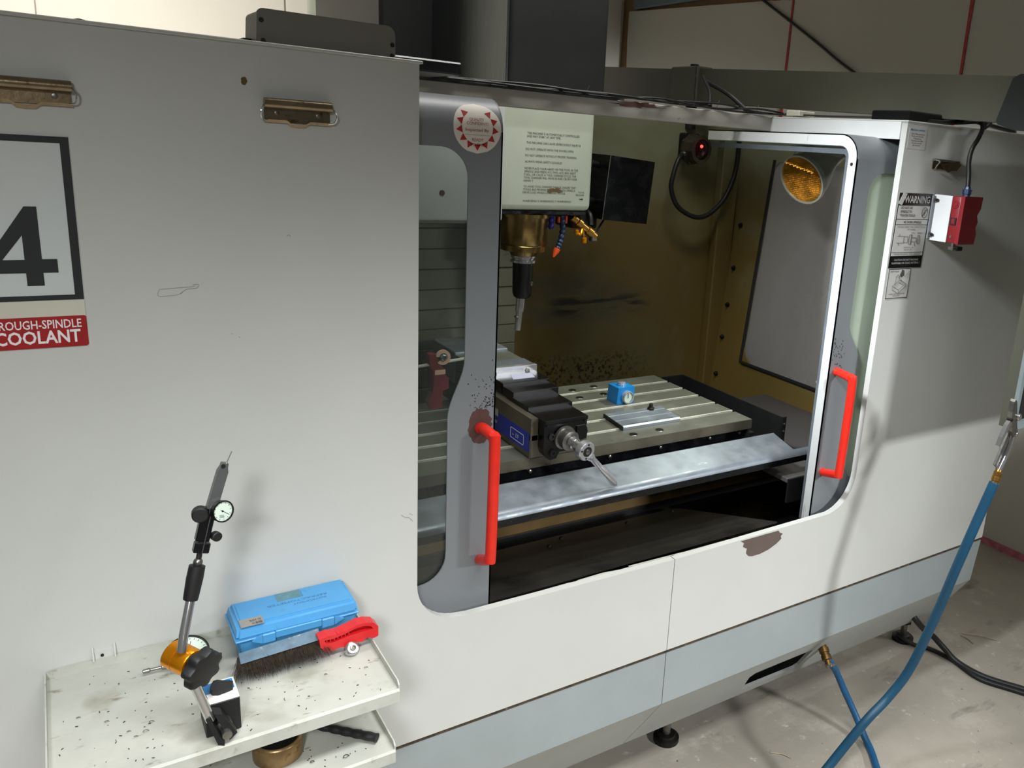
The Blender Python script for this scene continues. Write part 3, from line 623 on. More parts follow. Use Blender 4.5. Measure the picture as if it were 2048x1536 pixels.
for x in (.882, .975): MB().lathe((x, .535, 1.013), (0, -1, 0), [(0, .006), (.004, .006), (.004, .003), (.002, .003)], 12).build('jaw_screw', m_bolt, vs)
MB().box(.86, .996, .5335, .536, .990, 1.003).build('jaw_slot', m_blackm, vs)
MB().box(.848, 1.000, .606, .70, .985, 1.0235, .001).build('clamped_plate', m_steel, vs)
MB().box(.846, 1.000, .70, .86, .945, 1.030, .002).build('fixed_jaw', m_tin, vs)
for x, y in ((.905, .735), (.95, .75), (.935, .80)): MB().lathe((x, y, 1.0301), UZ, [(0, .007), (.0005, .007)], 12).build('jaw_hole', m_darkbolt, vs)
MB().plate([(.950, .925), (.976, .930), (.979, .948), (.974, .962), (.950, .962)], FX(.236), (0, .02, 0)).build('block_lug', m_black, vs)
MB().lathe((.918, .240, .940), (.14, -1, -.10), [(0, .028), (.006, .028), (.007, .0235), (.026, .0235), (.028, .019), (.029, .014)], 24).build('screw_collar', m_bolt, vs, smooth=True)
rt = thing('ratchet_wrench', 'chrome ratchet wrench hanging on the vise screw, handle resting on the apron', 'wrench', (.927, .16, .93))
d = V((.14, -1, -.10)).normalized(); p0 = V((.9222, .210, .937))
MB().lathe(p0, d, [(0, .0145), (.012, .0145), (.013, .011), (.018, .010), (.020, .0135), (.034, .0135), (.035, .008), (.040, .008)], 20).build('socket', m_chrome, rt, smooth=True)
hc = p0+d*.045
MB().lathe(hc-d*.008, d, [(0, .0195), (.003, .0222), (.017, .0222), (.019, .0200)], 28).build('ratchet_head', m_satin, rt, smooth=True)
cap = MB().lathe(hc+d*.0108, d, [(0, .0118), (.0012, .0118)], 20).build('head_ring', m_blackm, rt)
MB().lathe(hc+d*.0118, d, [(0, .0068), (.002, .0062), (.0025, .003)], 16).build('release_button', m_bolt, cap, smooth=True)
ht = V((1.020, .160, .8310)); hdv = (ht-hc).normalized()
MB().lathe(hc+hdv*.019-d*.001, hdv, [(0, .012), (.010, .010), (.014, .0074), (.045, .0070), (.052, .0092), (.105, .0088), (.112, .0060), (.116, .0036)], 14).build('wrench_handle', m_satin, rt, smooth=True)
for a in (40, 220, 300):
    q = d.orthogonal().normalized(); q.rotate(Matrix.Rotation(math.radians(a), 3, d)); MB().cyl(hc+d*.0105+q*.0165, hc+d*.0118+q*.0165, .0022, None, 8).build('head_screw', m_darkbolt, rt)
q = hdv*.0165; MB().box(-.004, .004, -.0015, .0015, -.004, .004, .001, rot=None).build('reverse_lever', m_darkbolt, rt).location = hc+d*.0115+q-ORG[rt.name]
# ------------------------------------------------------------------ things on the table
zs = thing('height_setter', 'small bright blue cube gauge with round white dial, on the table', 'gauge', (1.27, .555, .885))
MB().plate([(1.2585, .8855), (1.3165, .8855), (1.3165, .9325), (1.262, .9325)], FX(.532), (0, .052, 0)).build('gauge_body', m_blue2, zs)
MB().lathe((1.290, .560, .9325), UZ, [(0, .013), (.004, .013), (.0045, .011), (.008, .0115), (.009, .010)], 20).build('contact_button', m_satin, zs, smooth=True)
bz = MB().lathe((1.291, .532, .905), (0, -1, 0), [(0, .0185), (.010, .0185), (.012, .0175), (.012, .0150), (.009, .0150)], 28, cap=False).build('dial_bezel', m_satin, zs, smooth=True)
MB().lathe((1.291, .5335, .905), (0, -1, 0), [(0, .0165), (.008, .0165)], 28).build('dial_face', m_dial, bz)
MB().box(1.2905, 1.2915, .524, .5254, .903, .917).build('dial_needle', m_ink, bz)
sd = thing('clamp_stud', 'short dark threaded stud with nut and washer, standing in a table slot', 'stud', (1.307, .435, .885))
MB().lathe((1.307, .436, .8855), UZ, [(0, .0135), (.003, .0135)], 20).build('washer', m_bolt, sd)
MB().lathe((1.307, .436, .8886), UZ, [(0, .0105), (.012, .0105), (.013, .009)], 6).build('nut', m_darkbolt, sd)
MB().lathe((1.307, .436, .87), UZ, [(.0, .006)]+[(.031+.0018*i, .006 if i % 2 else .0052) for i in range(7)], 12).build('threaded_rod', m_darkbolt, sd)
sc = thing('scale_bar', 'flat grooved aluminium bar with etched scale, lying across the slots', 'ruler', (1.245, .395, .885))
bar = [(.346, .8855), (.346, .8925), (.352, .8955), (.372, .8955), (.373, .8945), (.392, .8945), (.393, .8955), (.418, .8955), (.419, .8945), (.430, .8945), (.431, .8955), (.452, .8955), (.452, .8855)]
sk = lambda a, b: V((1.156+(a-.346)*.10, a, b))
MB().plate(bar, sk, (.186, 0, 0)).build('bar', m_tin, sc)
MB().plate([(.345, .8853), (.345, .8958), (.453, .8958), (.453, .8853)], lambda a, b: V((1.153+(a-.346)*.10, a, b)), (.003, 0, 0)).build('end_cap', m_darkbolt, sc)
tk = MB()
for i in range(46):
    l = .012 if i % 10 == 0 else (.009 if i % 5 == 0 else .006); x = 1.175+i*.0033
    tk.box(x, x+.0008, .3525, .3525+l, .8955, .8958)
tk.build('scale_marks', m_fink, sc)
# ------------------------------------------------------------------ lamp, beacon
lp = thing('work_lamp', 'round work lamp with amber honeycomb lens, hanging inside upper right door', 'lamp', (1.80, .45, 1.51))
ax = V((-.86, -.10, -.42)).normalized(); c0 = V((1.785, .435, 1.531))
MB().lathe(c0-ax*.20, ax, [(0, .022), (.06, .026), (.10, .040), (.150, .064), (.185, .0725), (.188, .0752), (.203, .0752), (.2035, .0705), (.199, .0705)], 36).build('lamp_shade', mat('stained_tin', s(210, 212, 204), .32, .25, .06, 20, [(s(120, 84, 44), .66, 16, .15)], .05), lp, smooth=True)
ln = MB(); a = ax.orthogonal().normalized(); b = ax.cross(a)
ln.lathe(c0-ax*.002, ax, [(0, .0712), (.0015, .0708)], 36)
ln.build('lens', m_amber, lp)
hx_ = MB(); step = .0072
for i in range(-14, 15):
    for j in range(-16, 17):
        u = (i+.5*(j % 2))*step; w_ = j*step*.866
        if u*u+w_*w_ < .0660**2:
            p = c0+a*u+b*w_-ax*.0005; pr = [p+(a*math.cos(k*PI/3)+b*math.sin(k*PI/3))*step*.5 for k in range(6)]
            hx_.rings([pr, [p+ax*.0042+(q_-p)*.30 for q_ in pr]])
o = hx_.build('lens_prisms', m_amber, lp); o['kind'] = 'stuff'
MB().tube([c0-ax*.19, c0-ax*.25+V((0, 0, .01)), (1.96, .56, 1.66)], .016, 10).build('lamp_neck', m_bolt, lp, smooth=True)
MB().hexa([(1.83, .42, 1.60), (1.92, .42, 1.60), (1.92, .52, 1.60), (1.83, .52, 1.60), (1.78, .40, 1.69), (1.98, .40, 1.69), (1.98, .55, 1.69), (1.78, .55, 1.69)]).build('lamp_mount', m_flange, lp)
MB().tube([c0-ax*.05+V((0, 0, .05)), c0-ax*.08+V((.02, 0, .085)), (1.86, .46, 1.62)], .006, 8).build('lamp_screw', m_bolt, lp)
bc = thing('beacon_eye', 'round dark sensor with a small red light, on the stained back wall', 'sensor', (1.885, 1.09, 1.59))
bd = V((.12, -1, 0)).normalized()
MB().box(1.835, 1.905, 1.065, 1.0995, 1.555, 1.645, .006, 2).build('sensor_base', m_darkbolt, bc)
MB().lathe((1.876, 1.075, 1.592), bd, [(0, .055), (.012, .055), (.014, .050), (.030, .046), (.034, .050), (.052, .050), (.053, .036), (.046, .036)], 10).build('sensor_housing', mat('dark_bronze', s(74, 66, 54), .45, .5, .2, 30), bc)
le = MB().lathe((1.880, 1.035, 1.592), bd, [(0, .036), (.010, .034), (.016, .026), (.018, .012)], 28).build('sensor_lens', m_ledred, bc, smooth=True)
MB().ball((1.874, 1.0155, 1.603), .0055).build('red_light', m_led, le, smooth=True)
for a_ in (60, 150, 240, 330):
    MB().box(-.004, .004, -.004, .004, -.003, .003).build('ring_lug', m_bolt, bc).location = V((1.879+.044*math.cos(math.radians(a_)), 1.020, 1.592+.044*math.sin(math.radians(a_))))-ORG[bc.name]
MB().tube([(1.832, 1.06, 1.573), (1.80, 1.045, 1.553), (1.779, 1.04, 1.50), (1.775, 1.04, 1.455), (1.80, 1.035, 1.40), (1.85, 1.03, 1.368), (1.905, 1.03, 1.358), (1.96, 1.035, 1.375), (2.02, 1.04, 1.425), (2.06, 1.045, 1.50), (2.075, 1.05, 1.57), (2.078, 1.055, 1.66)], .0085, 10).build('sensor_cable', m_rubber, bc, smooth=True)
MB().lathe((1.845, 1.062, 1.580), (-.75, -.1, -.45), [(0, .012), (.02, .012), (.022, .009), (.03, .009)], 10).build('cable_gland', m_bolt, bc)
# red grip tool seen through the left door window
rg = thing('red_grip_tool', 'red grip tool with pale ring on a rod, behind left door window', 'tool', (.62, .25, 1.09))
MB().tube([(.560, .25, 1.135), (.715, .25, 1.147)], .0032, 8).build('rod', m_cream, rg, smooth=True)
rod2 = MB().tube([(.715, .25, 1.147), (.805, .42, 1.06), (.853, .55, .9825)], .0032, 8).build('rod', m_bolt, rg, smooth=True)
MB().plate([(.6270+.0155*math.cos(math.radians(t)), 1.153+.0155*math.sin(math.radians(t))) for t in range(-140, 171, 10)]+[(.6270+.0090*math.cos(math.radians(t)), 1.153+.0090*math.sin(math.radians(t))) for t in range(170, -141, -10)], FX(.240), (0, .006, 0)).build('ring', m_copper, rg)
MB().lathe((.627, .25, 1.153), (0, -1, 0), [(0, .008), (.012, .008), (.013, .005), (.009, .004)], 6).build('ring_bolt', m_bolt, rg)
MB().plate([(.600, 1.160), (.617, 1.158), (.619, 1.140), (.632, 1.128), (.631, 1.110), (.641, 1.108), (.641, 1.085), (.629, 1.082), (.627, 1.062), (.628, 1.045), (.604, 1.045), (.598, 1.060), (.607, 1.078), (.609, 1.105), (.608, 1.125), (.600, 1.140)], FX(.244), (0, .02, 0)).build('grip', mat('dull_red_plastic', s(124, 22, 34), .5, 0, .1, 40), rg)
MB().box(.611, .633, .243, .2435, 1.117, 1.127).build('grip_label', m_copper, rg)
# ------------------------------------------------------------------ signs and stickers
sg = thing('number_sign', 'white sign with a big black 4 above a red coolant band, on left panel', 'sign', (-.17, 0, 1.4))
MB().box(-.37, .0295, -.0012, -.0002, 1.285, 1.5555).build('sign_plate', m_signw, sg)
MB().plate([(-.37, 1.348), (.0290, 1.348), (.0290, 1.555), (-.37, 1.555)], FX(-.0018), (0, .0006, 0), [[(-.36, 1.3545), (.0195, 1.3545), (.0195, 1.547), (-.36, 1.547)]]).build('black_border', m_ink, sg)
MB().plate([(-.37, 1.3265), (.0290, 1.3265), (.0290, 1.3475), (-.37, 1.3475)], FX(-.0017), (0, .0005, 0)).build('cream_strip', m_cream, sg)
MB().plate(rrect(-.37, .0295, 1.2850, 1.3265, .003, 3), FX(-.0018), (0, .0006, 0)).build('red_band', m_redband, sg)
MB().plate([(-.0245, 1.4680), (-.0115, 1.4680), (-.0115, 1.4015), (.0045, 1.4015), (.0045, 1.3840), (-.0115, 1.3840), (-.0115, 1.3675), (-.0295, 1.3675), (-.0295, 1.3840), (-.070, 1.3840), (-.070, 1.3985)], FX(-.0018), (0, .0006, 0), [[(-.0520, 1.4010), (-.0295, 1.4010), (-.0295, 1.4320)]]).build('numeral', m_ink, sg)
MB().text('THROUGH-SPINDLE', (.0235, -.0019, 1.3110), UX, UZ, .1035, .0112, .012, right=True).text('COOLANT', (.0215, -.0019, 1.2915), UX, UZ, .091, .0165, .022, right=True).build('lettering', m_white2, sg, fix=False)
st = thing('inspection_sticker', 'round pale sticker with red triangles, on the top corner of left door', 'sticker', (.601, .04, 1.6))
def door_surf(x, z, o=.0006):     # follows the bent top of the door
    r = .055
    if z <= 1.60: return V((x, YD-o, z))
    t = (z-1.60)/r; return V((x, YD+r-(r+o)*math.cos(t), 1.60+(r+o)*math.sin(t)))
def disc(cx, cz, R, o, n=48):
    mb = MB(); rows = 22
    for i in range(rows):
        z0, z1 = cz-R+2*R*i/rows, cz-R+2*R*(i+1)/rows
        w0 = math.sqrt(max(0, R*R-(z0-cz)**2)); w1 = math.sqrt(max(0, R*R-(z1-cz)**2))
        P = [door_surf(cx-w0, z0, o), door_surf(cx+w0, z0, o), door_surf(cx+w1, z1, o), door_surf(cx-w1, z1, o)]
        vs = [mb.bm.verts.new(p) for p in P]; mb.bm.faces.new(vs)
    bmesh.ops.remove_doubles(mb.bm, verts=mb.bm.verts, dist=1e-6)
    return mb
disc(.601, 1.6055, .0430, .0004).build('sticker_disc', m_paper, st)
mb = MB(); cx, cz = .601, 1.6055
for k in range(-5, 6):
    a0 = -PI/2+k*2*PI/13.2; p = lambda r, a: door_surf(cx+r*math.cos(a), cz+r*math.sin(a), .0009)
    w = .165
    tip, base = (.0385, .0285)
    vs = [mb.bm.verts.new(q) for q in (p(base, a0-w*1.35), p(tip, a0), p(base, a0+w*1.35))]
    mb.bm.faces.new(vs)
mb.build('red_triangles', m_redink, st)
tx = MB()
for t, x, z, w, h in (('QUALITY', .600, 1.6155, .026, .0048), ('CONFIDENT!', .601, 1.6090, .039, .0048), ('Inspected By', .600, 1.5985, .042, .0050), ('READY', .6015, 1.5825, .021, .0050), ('TO SHIP', .601, 1.5745, .027, .0050)):
    if z > 1.60: 
        tmp = MB().text(t, (x, 0, z), UX, UZ, w, h, .01, center=True)
        vm = {v: tx.bm.verts.new(door_surf(v.co.x, v.co.z, .0009)) for v in tmp.bm.verts}
        for f in tmp.bm.faces: tx.bm.faces.new([vm[v] for v in f.verts])
        tmp.bm.free()
    else: tx.text(t, (x, YD-.0009, z), UX, UZ, w, h, .01, center=True)
tx.build('lettering', mat('faded_red_ink', s(150, 92, 84), .5, 0, 0), st, fix=False)
MB().box(.578, .622, YD-.0009, YD-.0006, 1.5925, 1.5930).build('signature_line', m_greyl, st)
wn = thing('warning_sticker', 'tall silver and black warning sticker on the right front panel', 'sticker', (1.735, 0, 1.44))
q = lambda u, v: V((1.6725+u*.1265-(1-v)*.0035, -.0008, 1.347+v*.1825))
def band(n, u0, u1, v0, v1, m, lift=0., par=wn): MB().plate([(u0, v0), (u1, v0), (u1, v1), (u0, v1)], lambda a, b: q(a, b)+V((0, -lift, 0)), (0, .0005, 0)).build(n, m, par)
band('sticker_sheet', 0, 1, 0, 1, m_black)
for v0, v1 in ((.66, .835), (.588, .650), (.215, .578), (.165, .208)): band('silver_field', .02, .975, v0, v1, m_decal, .0004)
MB().plate([(-.01, .86), (.10, .84), (.22, .99), (.10, 1.005)], lambda a, b: q(a, b)+V((0, -.0007, 0)), (0, .0005, 0)).build('torn_corner', m_decal, wn)
tb1 = MB().text('WARNING', q(.16, .875)+V((0, -.0009, 0)), UX, UZ, .098, .0165, .02)
tb1.text('CAUTION DO NOT MACHINE', q(.5, .098)+V((0, -.0009, 0)), UX, UZ, .094, .0048, center=True)
tb1.text('FLAMMABLE OR TOXIC MATERIAL !', q(.5, .055)+V((0, -.0009, 0)), UX, UZ, .108, .0048, center=True)
tb1.build('white_lettering', m_decal, wn, fix=False)
tb2 = MB()
for i, t in enumerate(('DO NOT USE', 'SPINDLE TO', 'TIGHTEN TOOLS!')): tb2.text(t, q(.09, .792-.05*i)+V((0, -.0014, 0)), UX, UZ, (.044, .043, .058)[i], .0058, .02)
tb2.text('40 TAPER SPINDLE', q(.5, .603)+V((0, -.0014, 0)), UX, UZ, .068, .0058, .02, center=True)
tb2.text('USE ONLY CORRECT PULL STUDS & TOOLING', q(.5, .543)+V((0, -.0014, 0)), UX, UZ, .108, .0040, center=True)
tb2.text('OF TOOLING', q(.5, .508)+V((0, -.0014, 0)), UX, UZ, .032, .0040, center=True)
tb2.text('WITH P.S. 45', q(.5, .268)+V((0, -.0014, 0)), UX, UZ, .038, .0038, center=True).text('DIN 69 - 871', q(.5, .238)+V((0, -.0014, 0)), UX, UZ, .030, .0036, center=True)
tb2.text('! AVOID EXCESSIVE TOOL LENGTH !', q(.5, .176)+V((0, -.0014, 0)), UX, UZ, .105, .0048, center=True)
tb2.build('lettering', m_fink, wn, fix=False)
dg = MB()
def ln_(pts, r=.0005, Q=q): dg.tube([Q(a, b)+V((0, -.0008, 0)) for a, b in pts], r, 4, 1)
for pts in ([(.12, .43), (.32, .43)], [(.12, .34), (.32, .34)], [(.32, .345), (.32, .425)], [(.32, .345), (.44, .345), (.44, .425), (.32, .425), (.32, .345)], [(.48, .325), (.48, .445), (.54, .455), (.54, .315), (.48, .325)], [(.56, .45), (.56, .32)], [(.54, .41), (.70, .41), (.70, .355), (.54, .355)], [(.74, .44), (.74, .33), (.80, .33), (.80, .44), (.74, .44)], [(.18, .46), (.18, .43)], [(.18, .34), (.18, .31)], [(.52, .475), (.62, .475)], [(.72, .475), (.82, .475)], [(.66, .34), (.68, .30)]): ln_(pts)
ln_([(.83+.085*math.cos(t*PI/10), .748+.070*math.sin(t*PI/10)) for t in range(21)], .0007); ln_([(.77, .70), (.89, .797)], .0006); ln_([(.80, .75), (.86, .745)]); ln_([(.83, .79), (.83, .71)])
dg.build('line_drawing', m_fink, wn)
w2 = thing('warning_sticker', 'small silver drawing sticker below the tall warning sticker', 'sticker', (1.715, 0, 1.31))
MB().box(1.6735, 1.7585, -.0007, -.0002, 1.2705, 1.3455).build('sticker_sheet', m_decal, w2)
MB().plate([(1.6735, 1.2705), (1.7585, 1.2705), (1.7585, 1.3455), (1.6735, 1.3455)], FX(-.0010), (0, .0003, 0), [[(1.6755, 1.2723), (1.7568, 1.2723), (1.7568, 1.3437), (1.6755, 1.3437)]]).build('black_border', m_ink, w2)
dg = MB(); q2 = lambda u, v: V((1.6735+.085*u, -.0010, 1.2705+.075*v))
for pts in ([(.25, .42), (.55, .28), (.85, .50), (.55, .62), (.25, .42)], [(.25, .42), (.25, .30), (.55, .16), (.55, .28)], [(.55, .16), (.85, .38), (.85, .50)], [(.36, .45), (.36, .72), (.52, .72), (.52, .52)], [(.36, .72), (.44, .80), (.52, .72)], [(.58, .88), (.50, .66)], [(.75, .72), (.92, .90)], [(.56, .52), (.70, .46), (.72, .56)], [(.62, .62), (.66, .52)]): ln_(pts, .0004, q2)
dg.plate([(.52, .78), (.60, .70), (.72, .76), (.70, .93), (.60, .97)], lambda a, b: q2(a, b)+V((0, -.0002, 0)), (0, .0002, 0))
dg.build('line_drawing', m_fink, w2)
MB().text('GATE VALVE', q2(.08, .88), UX, UZ, .032, .0040).build('heading_text', m_fink, w2, fix=False)
MB().text('CLEAN THIS GATE FILTER', q2(.5, .125), UX, UZ, .062, .0036, center=True).text('REGULARLY', q2(.5, .065), UX, UZ, .028, .0034, center=True).build('lettering', m_fink, w2, fix=False)
w3 = thing('service_sticker', 'small white paper sticker with blue heading, at top left of right panel', 'sticker', (1.705, 0, 1.656))
MB().box(1.6725, 1.7395, -.0007, -.0002, 1.632, 1.681).build('sticker_sheet', m_decal, w3)
t3 = MB(); q3 = lambda u, v: V((1.6725+.067*u, -.0009, 1.632+.049*v))
MB().text('Machine service', q3(.08, .86), UX, UZ, .052, .0048, .02).build('blue_lettering', mat('teal_ink', s(60, 130, 160), .5, 0, 0), w3, fix=False)
for i, (t, w) in enumerate((('Sales Maintenance', .050), ('Parts and Service', .044), ('Telephone', .030), ('Workshop and office', .044), ('On site service', .038), ('all models', .028))): t3.text(t, q3(.5, .68-.105*i), UX, UZ, w, .0036, center=True)
t3.build('grey_lettering', m_fink, w3, fix=False)

# ------------------------------------------------------------------ spring clips on the panels
def clip(name, label, x0, x1, z0, z1, wire, half=False):
    t = thing(name, label, 'clip', ((x0+x1)/2, 0, z0), 'spring clips on the front panels')
    zc = z1-.006; xm = (x0+x1)/2
    MB().box(x0+.001, x1-.001, -.0022, -.0006, z0+.001, z1-.003).build('back_plate', m_clip, t)
    MB().tube([(x0, -.008, zc), (x1, -.008, zc)], .0072, 14, 1).build('spring_roll', m_clip, t, smooth=True)
    lip = MB().plate([(x0, z0+.004), (xm-.016, z0+.004), (xm-.011, z0+.0005), (xm, z0-.001), (xm+.011, z0+.0005), (xm+.016, z0+.004), (x1, z0+.004), (x1, z0-.000), (xm+.015, z0-.000), (xm+.010, z0-.005), (xm, z0-.006), (xm-.010, z0-.005), (xm-.015, z0-.000), (x0, z0-.000)], lambda a, b: V((a, -.003-(b-z0)*.6-.002, b)), (0, .0016, 0))
    lip.build('lower_lip', m_clip, t)
    for i, xx in enumerate((x0+.19*(x1-x0), x1-.19*(x1-x0))):
        MB().lathe((xx, -.0022, (z0+z1)/2-.003), (0, -1, 0), [(0, .0035), (.0012, .0032), (.0016, .002)], 14).build('rivet', m_bolt, t, smooth=True)
    for xx, sgn in ((x0, -1), (x1, 1)):
        MB().tube([(xx, -.010, zc), (xx+sgn*.004, -.014, zc-.006), (xx+sgn*wire, -.015, zc-.013), (xx+sgn*wire*.6, -.010, z0+.005), (xx-sgn*.004, -.006, z0+.003)], .0011, 6).build('wire_loop', m_chrome, t, smooth=True)
    return t
clip('spring_clip', 'brown metal spring clip above the number sign, cut by picture edge', -.058, .0375, 1.592, 1.622, .004)
clip('spring_clip', 'brown metal spring clip right of the number sign, below grey box', .2595, .3505, 1.5905, 1.6225, .006)
t = thing('spring_clip', 'small bright bent spring clip on the right panel under the paper sticker', 'clip', (1.828, 0, 1.6), 'spring clips on the front panels')
MB().box(1.778, 1.882, -.0022, -.0006, 1.590, 1.612).build('back_plate', m_clip, t)
MB().tube([(1.776, -.006, 1.612), (1.878, -.006, 1.610)], .003, 10, 1).build('spring_roll', m_bolt, t, smooth=True)
MB().tube([(1.778, -.008, 1.612), (1.782, -.018, 1.608), (1.776, -.016, 1.598), (1.784, -.006, 1.590)], .0018, 6).build('wire_loop', m_chrome, t)
MB().plate([(1.802, 1.603), (1.868, 1.611), (1.884, 1.604), (1.868, 1.589), (1.850, 1.588), (1.838, 1.583), (1.822, 1.590)], lambda a, b: V((a, -.006-(a-1.80)*.05, b)), (0, .0014, 0)).build('front_plate', m_clip, t)
for xx in (1.795, 1.851): MB().lathe((xx, -.0022, 1.597), (0, -1, 0), [(0, .0032), (.001, .003)], 10).build('rivet', m_darkbolt, t)

# ------------------------------------------------------------------ red safety switch
sw_ = thing('safety_switch', 'red safety switch on a white bracket with black cable, right of warning sticker', 'switch', (1.84, 0, 1.47))
MB().box(1.8075, 1.8105, -.052, -.001, 1.4165, 1.5295, .0008).build('switch_bracket', m_bright, sw_)
MB().box(1.8105, 1.84, -.006, -.001, 1.4165, 1.5295, .0008).build('bracket_foot', m_white, sw_)
MB().box(1.797, 1.8075, -.006, -.001, 1.420, 1.526, .0008).build('bracket_foot', m_dgrey, sw_)
for z in (1.431, 1.516):
    b_ = MB().lathe((1.802, -.006, z), (0, -1, 0), [(0, .0055), (.006, .0055)], 6).build('bracket_bolt', m_bolt, sw_)
    MB().cyl((1.802, -.012, z), (1.802, -.017, z), .003, None, 10).build('bolt_tip', m_darkbolt, b_)
MB().box(1.811, 1.868, -.074, -.050, 1.4165, 1.530, .0025, 2).build('switch_body', m_redsw, sw_, smooth=True)
MB().plate([(1.812, 1.4155), (1.878, 1.4155), (1.881, 1.440), (1.874, 1.456), (1.880, 1.470), (1.873, 1.486), (1.884, 1.502), (1.886, 1.531), (1.812, 1.531)], FX(-.084), (0, .0105, 0)).build('switch_cover', m_redsw, sw_)
MB().lathe((1.811, -.062, 1.511), (-1, 0, 0), [(0, .010), (.0015, .010), (.0016, .0062), (.0006, .0062), (.0006, .0052), (.002, .0052)], 24).build('key_plug', m_redsw, sw_)
MB().box(1.808, 1.8112, -.071, -.055, 1.461, 1.478).build('key_slot', m_blackm, sw_)
MB().box(1.8072, 1.812, -.068, -.058, 1.463, 1.476, .001).build('slot_tongue', m_redsw, sw_)
MB().lathe((1.811, -.062, 1.432), (-1, 0, 0), [(0, .0035), (.0015, .0035)], 12).build('body_screw', m_bolt, sw_)
MB().box(1.820, 1.842, -.080, -.062, 1.399, 1.409, .001).build('key_block', m_black, sw_)
MB().box(1.804, 1.8205, -.078, -.064, 1.400, 1.408, .001).build('key_tip', m_bolt, sw_)
MB().box(1.812, 1.822, -.072, -.066, 1.407, 1.417).build('key_post', m_bolt, sw_)
MB().lathe((1.842, -.066, 1.530), UZ, [(0, .0095), (.006, .0095), (.007, .0115), (.017, .0115), (.018, .008), (.024, .007)], 8).build('cable_gland', m_nav, sw_)
MB().tube([(1.8425, -.066, 1.548), (1.846, -.060, 1.58), (1.855, -.048, 1.615), (1.872, -.040, 1.645), (1.900, -.034, 1.672), (1.930, -.020, 1.700), (1.936, .0, 1.712), (1.90, .02, 1.708), (1.84, .03, 1.703), (1.78, .06, 1.703)], .0058, 10).build('switch_cable', m_rubber, sw_, smooth=True)
# ------------------------------------------------------------------ swinging arm and pendant
am = thing('support_boom', 'long olive grey box beam running over the machine toward the control pendant', 'beam', (1.9, .6, 1.75))
def bar_(name, ya, yb, za, zb, ha, hb, x0, x1, m): return MB().hexa([(x0, ya, za), (x1, ya, za), (x1, yb, zb), (x0, yb, zb), (x0, ya, za+ha), (x1, ya, za+ha), (x1, yb, zb+hb), (x0, yb, zb+hb)]).build(name, m, am)
bar_('arm_beam', -.135, 1.03, 1.7065, 1.7475, .104, .110, 1.85, 1.905, m_arm)
bar_('arm_beam', 1.03, 2.30, 1.7455, 1.800, .108, .110, 1.853, 1.902, m_arm)
MB().box(1.842, 1.913, 1.035, 1.185, 1.740, 1.866, .004).build('arm_collar', m_arm, am)
MB().tube([(1.841, 1.036, 1.742), (1.841, 1.036, 1.864)], .003, 6, 1).build('collar_edge', m_bolt, am)
MB().cyl((1.88, 1.10, 1.66), (1.88, 1.10, 1.745), .02).build('arm_post', m_blackm, am)
MB().cyl((1.88, 1.1, 1.866), (1.88, 1.1, 1.876), .015).build('collar_bolt', m_blackm, am)
MB().plate([(-.155, 1.8135), (-.36, 1.8135), (-.36, 1.675), (-.16, 1.690), (-.118, 1.7015), (-.112, 1.709), (-.137, 1.805)], SX(1.838), (.012, 0, 0)).build('arm_bracket', mat('dark_bracket', s(34, 38, 36), .55, 0, .08, 10), am)
MB().lathe((1.838, -.20, 1.768), (-1, 0, 0), [(0, .010), (.006, .010), (.007, .006), (.003, .005)], 16).build('bracket_bolt', m_darkbolt, am)
pd = thing('control_pendant', 'grey control pendant hanging at the right edge of the picture', 'control panel', (2.05, -.36, 1.0))
MB().box(1.830, 2.40, -.300, -.290, 1.000, 1.66, .002).build('pendant_front', m_pend, pd)
MB().hexa([(1.835, -.299, 1.004), (2.40, -.299, 1.004), (2.40, -.20, 1.004), (1.835, -.262, 1.004), (1.835, -.299, 1.66), (2.40, -.299, 1.66), (2.40, -.20, 1.66), (1.835, -.262, 1.66)]).build('pendant_body', m_arm, pd)
MB().box(1.846, 2.36, -.3065, -.300, 1.03, 1.62, .002).build('pendant_screen_frame', m_blackm, pd)
MB().cyl((1.93, -.25, 1.66), (1.93, -.25, 1.72), .03).build('pendant_swivel', m_column, pd)
# ------------------------------------------------------------------ things on the roof
gb = thing('grey_junction_box', 'low grey metal box with rounded corners on top of the left panel', 'box', (.352, .05, 1.697))
MB().plate([(.255, 1.697)]+[(.449, 1.697)]+arc(.449-.013, 1.741-.013, .013, 0, 90, 5)+arc(.255+.010, 1.741-.008, .008, 90, 180, 4), FX(.004), (0, .004, 0)).build('box_front', m_greybox, gb)
MB().plate([(.2555, 1.697)]+[(.447, 1.697)]+arc(.447-.012, 1.739-.012, .012, 0, 90, 5)+arc(.2555+.010, 1.739-.008, .008, 90, 180, 4), FX(.008), (0, .075, 0)).build('box_body', m_greybox, gb)
for x, z in ((.2625, 1.7255), (.4445, 1.7145), (.4440, 1.699), (.2640, 1.699)): MB().lathe((x, .004, z), (0, -1, 0), [(0, .0033), (.0015, .003)], 12).build('box_screw', m_blackm, gb)
solo(MB().box(.47, .655, .235, .40, 1.697, 1.7195, .003).build('black_tray', m_black), 'flat black tray lying on the roof behind the left front panel', 'tray')
solo(MB().box(.2435, .2545, .03, .14, 1.6970, 1.7015).build('black_strip', m_blackm), 'thin black strip lying beside the grey box on the roof', 'strip')
solo(MB().lathe((.055, .06, 1.6965), UZ, [(0, .010), (.002, .010), (.005, .006), (.006, .002)], 16).build('rubber_plug', m_darkbolt, smooth=True), 'small dark plug on the roof edge above the sign', 'plug')
solo(MB().box(1.668, 1.728, .36, .41, 1.700, 1.714, .002).build('switch_box', m_cream), 'small cream box lying on the roof by the cable bundle', 'box')
bk = thing('black_controller', 'low black box with white tape on the roof of right panel', 'box', (1.82, .06, 1.697))
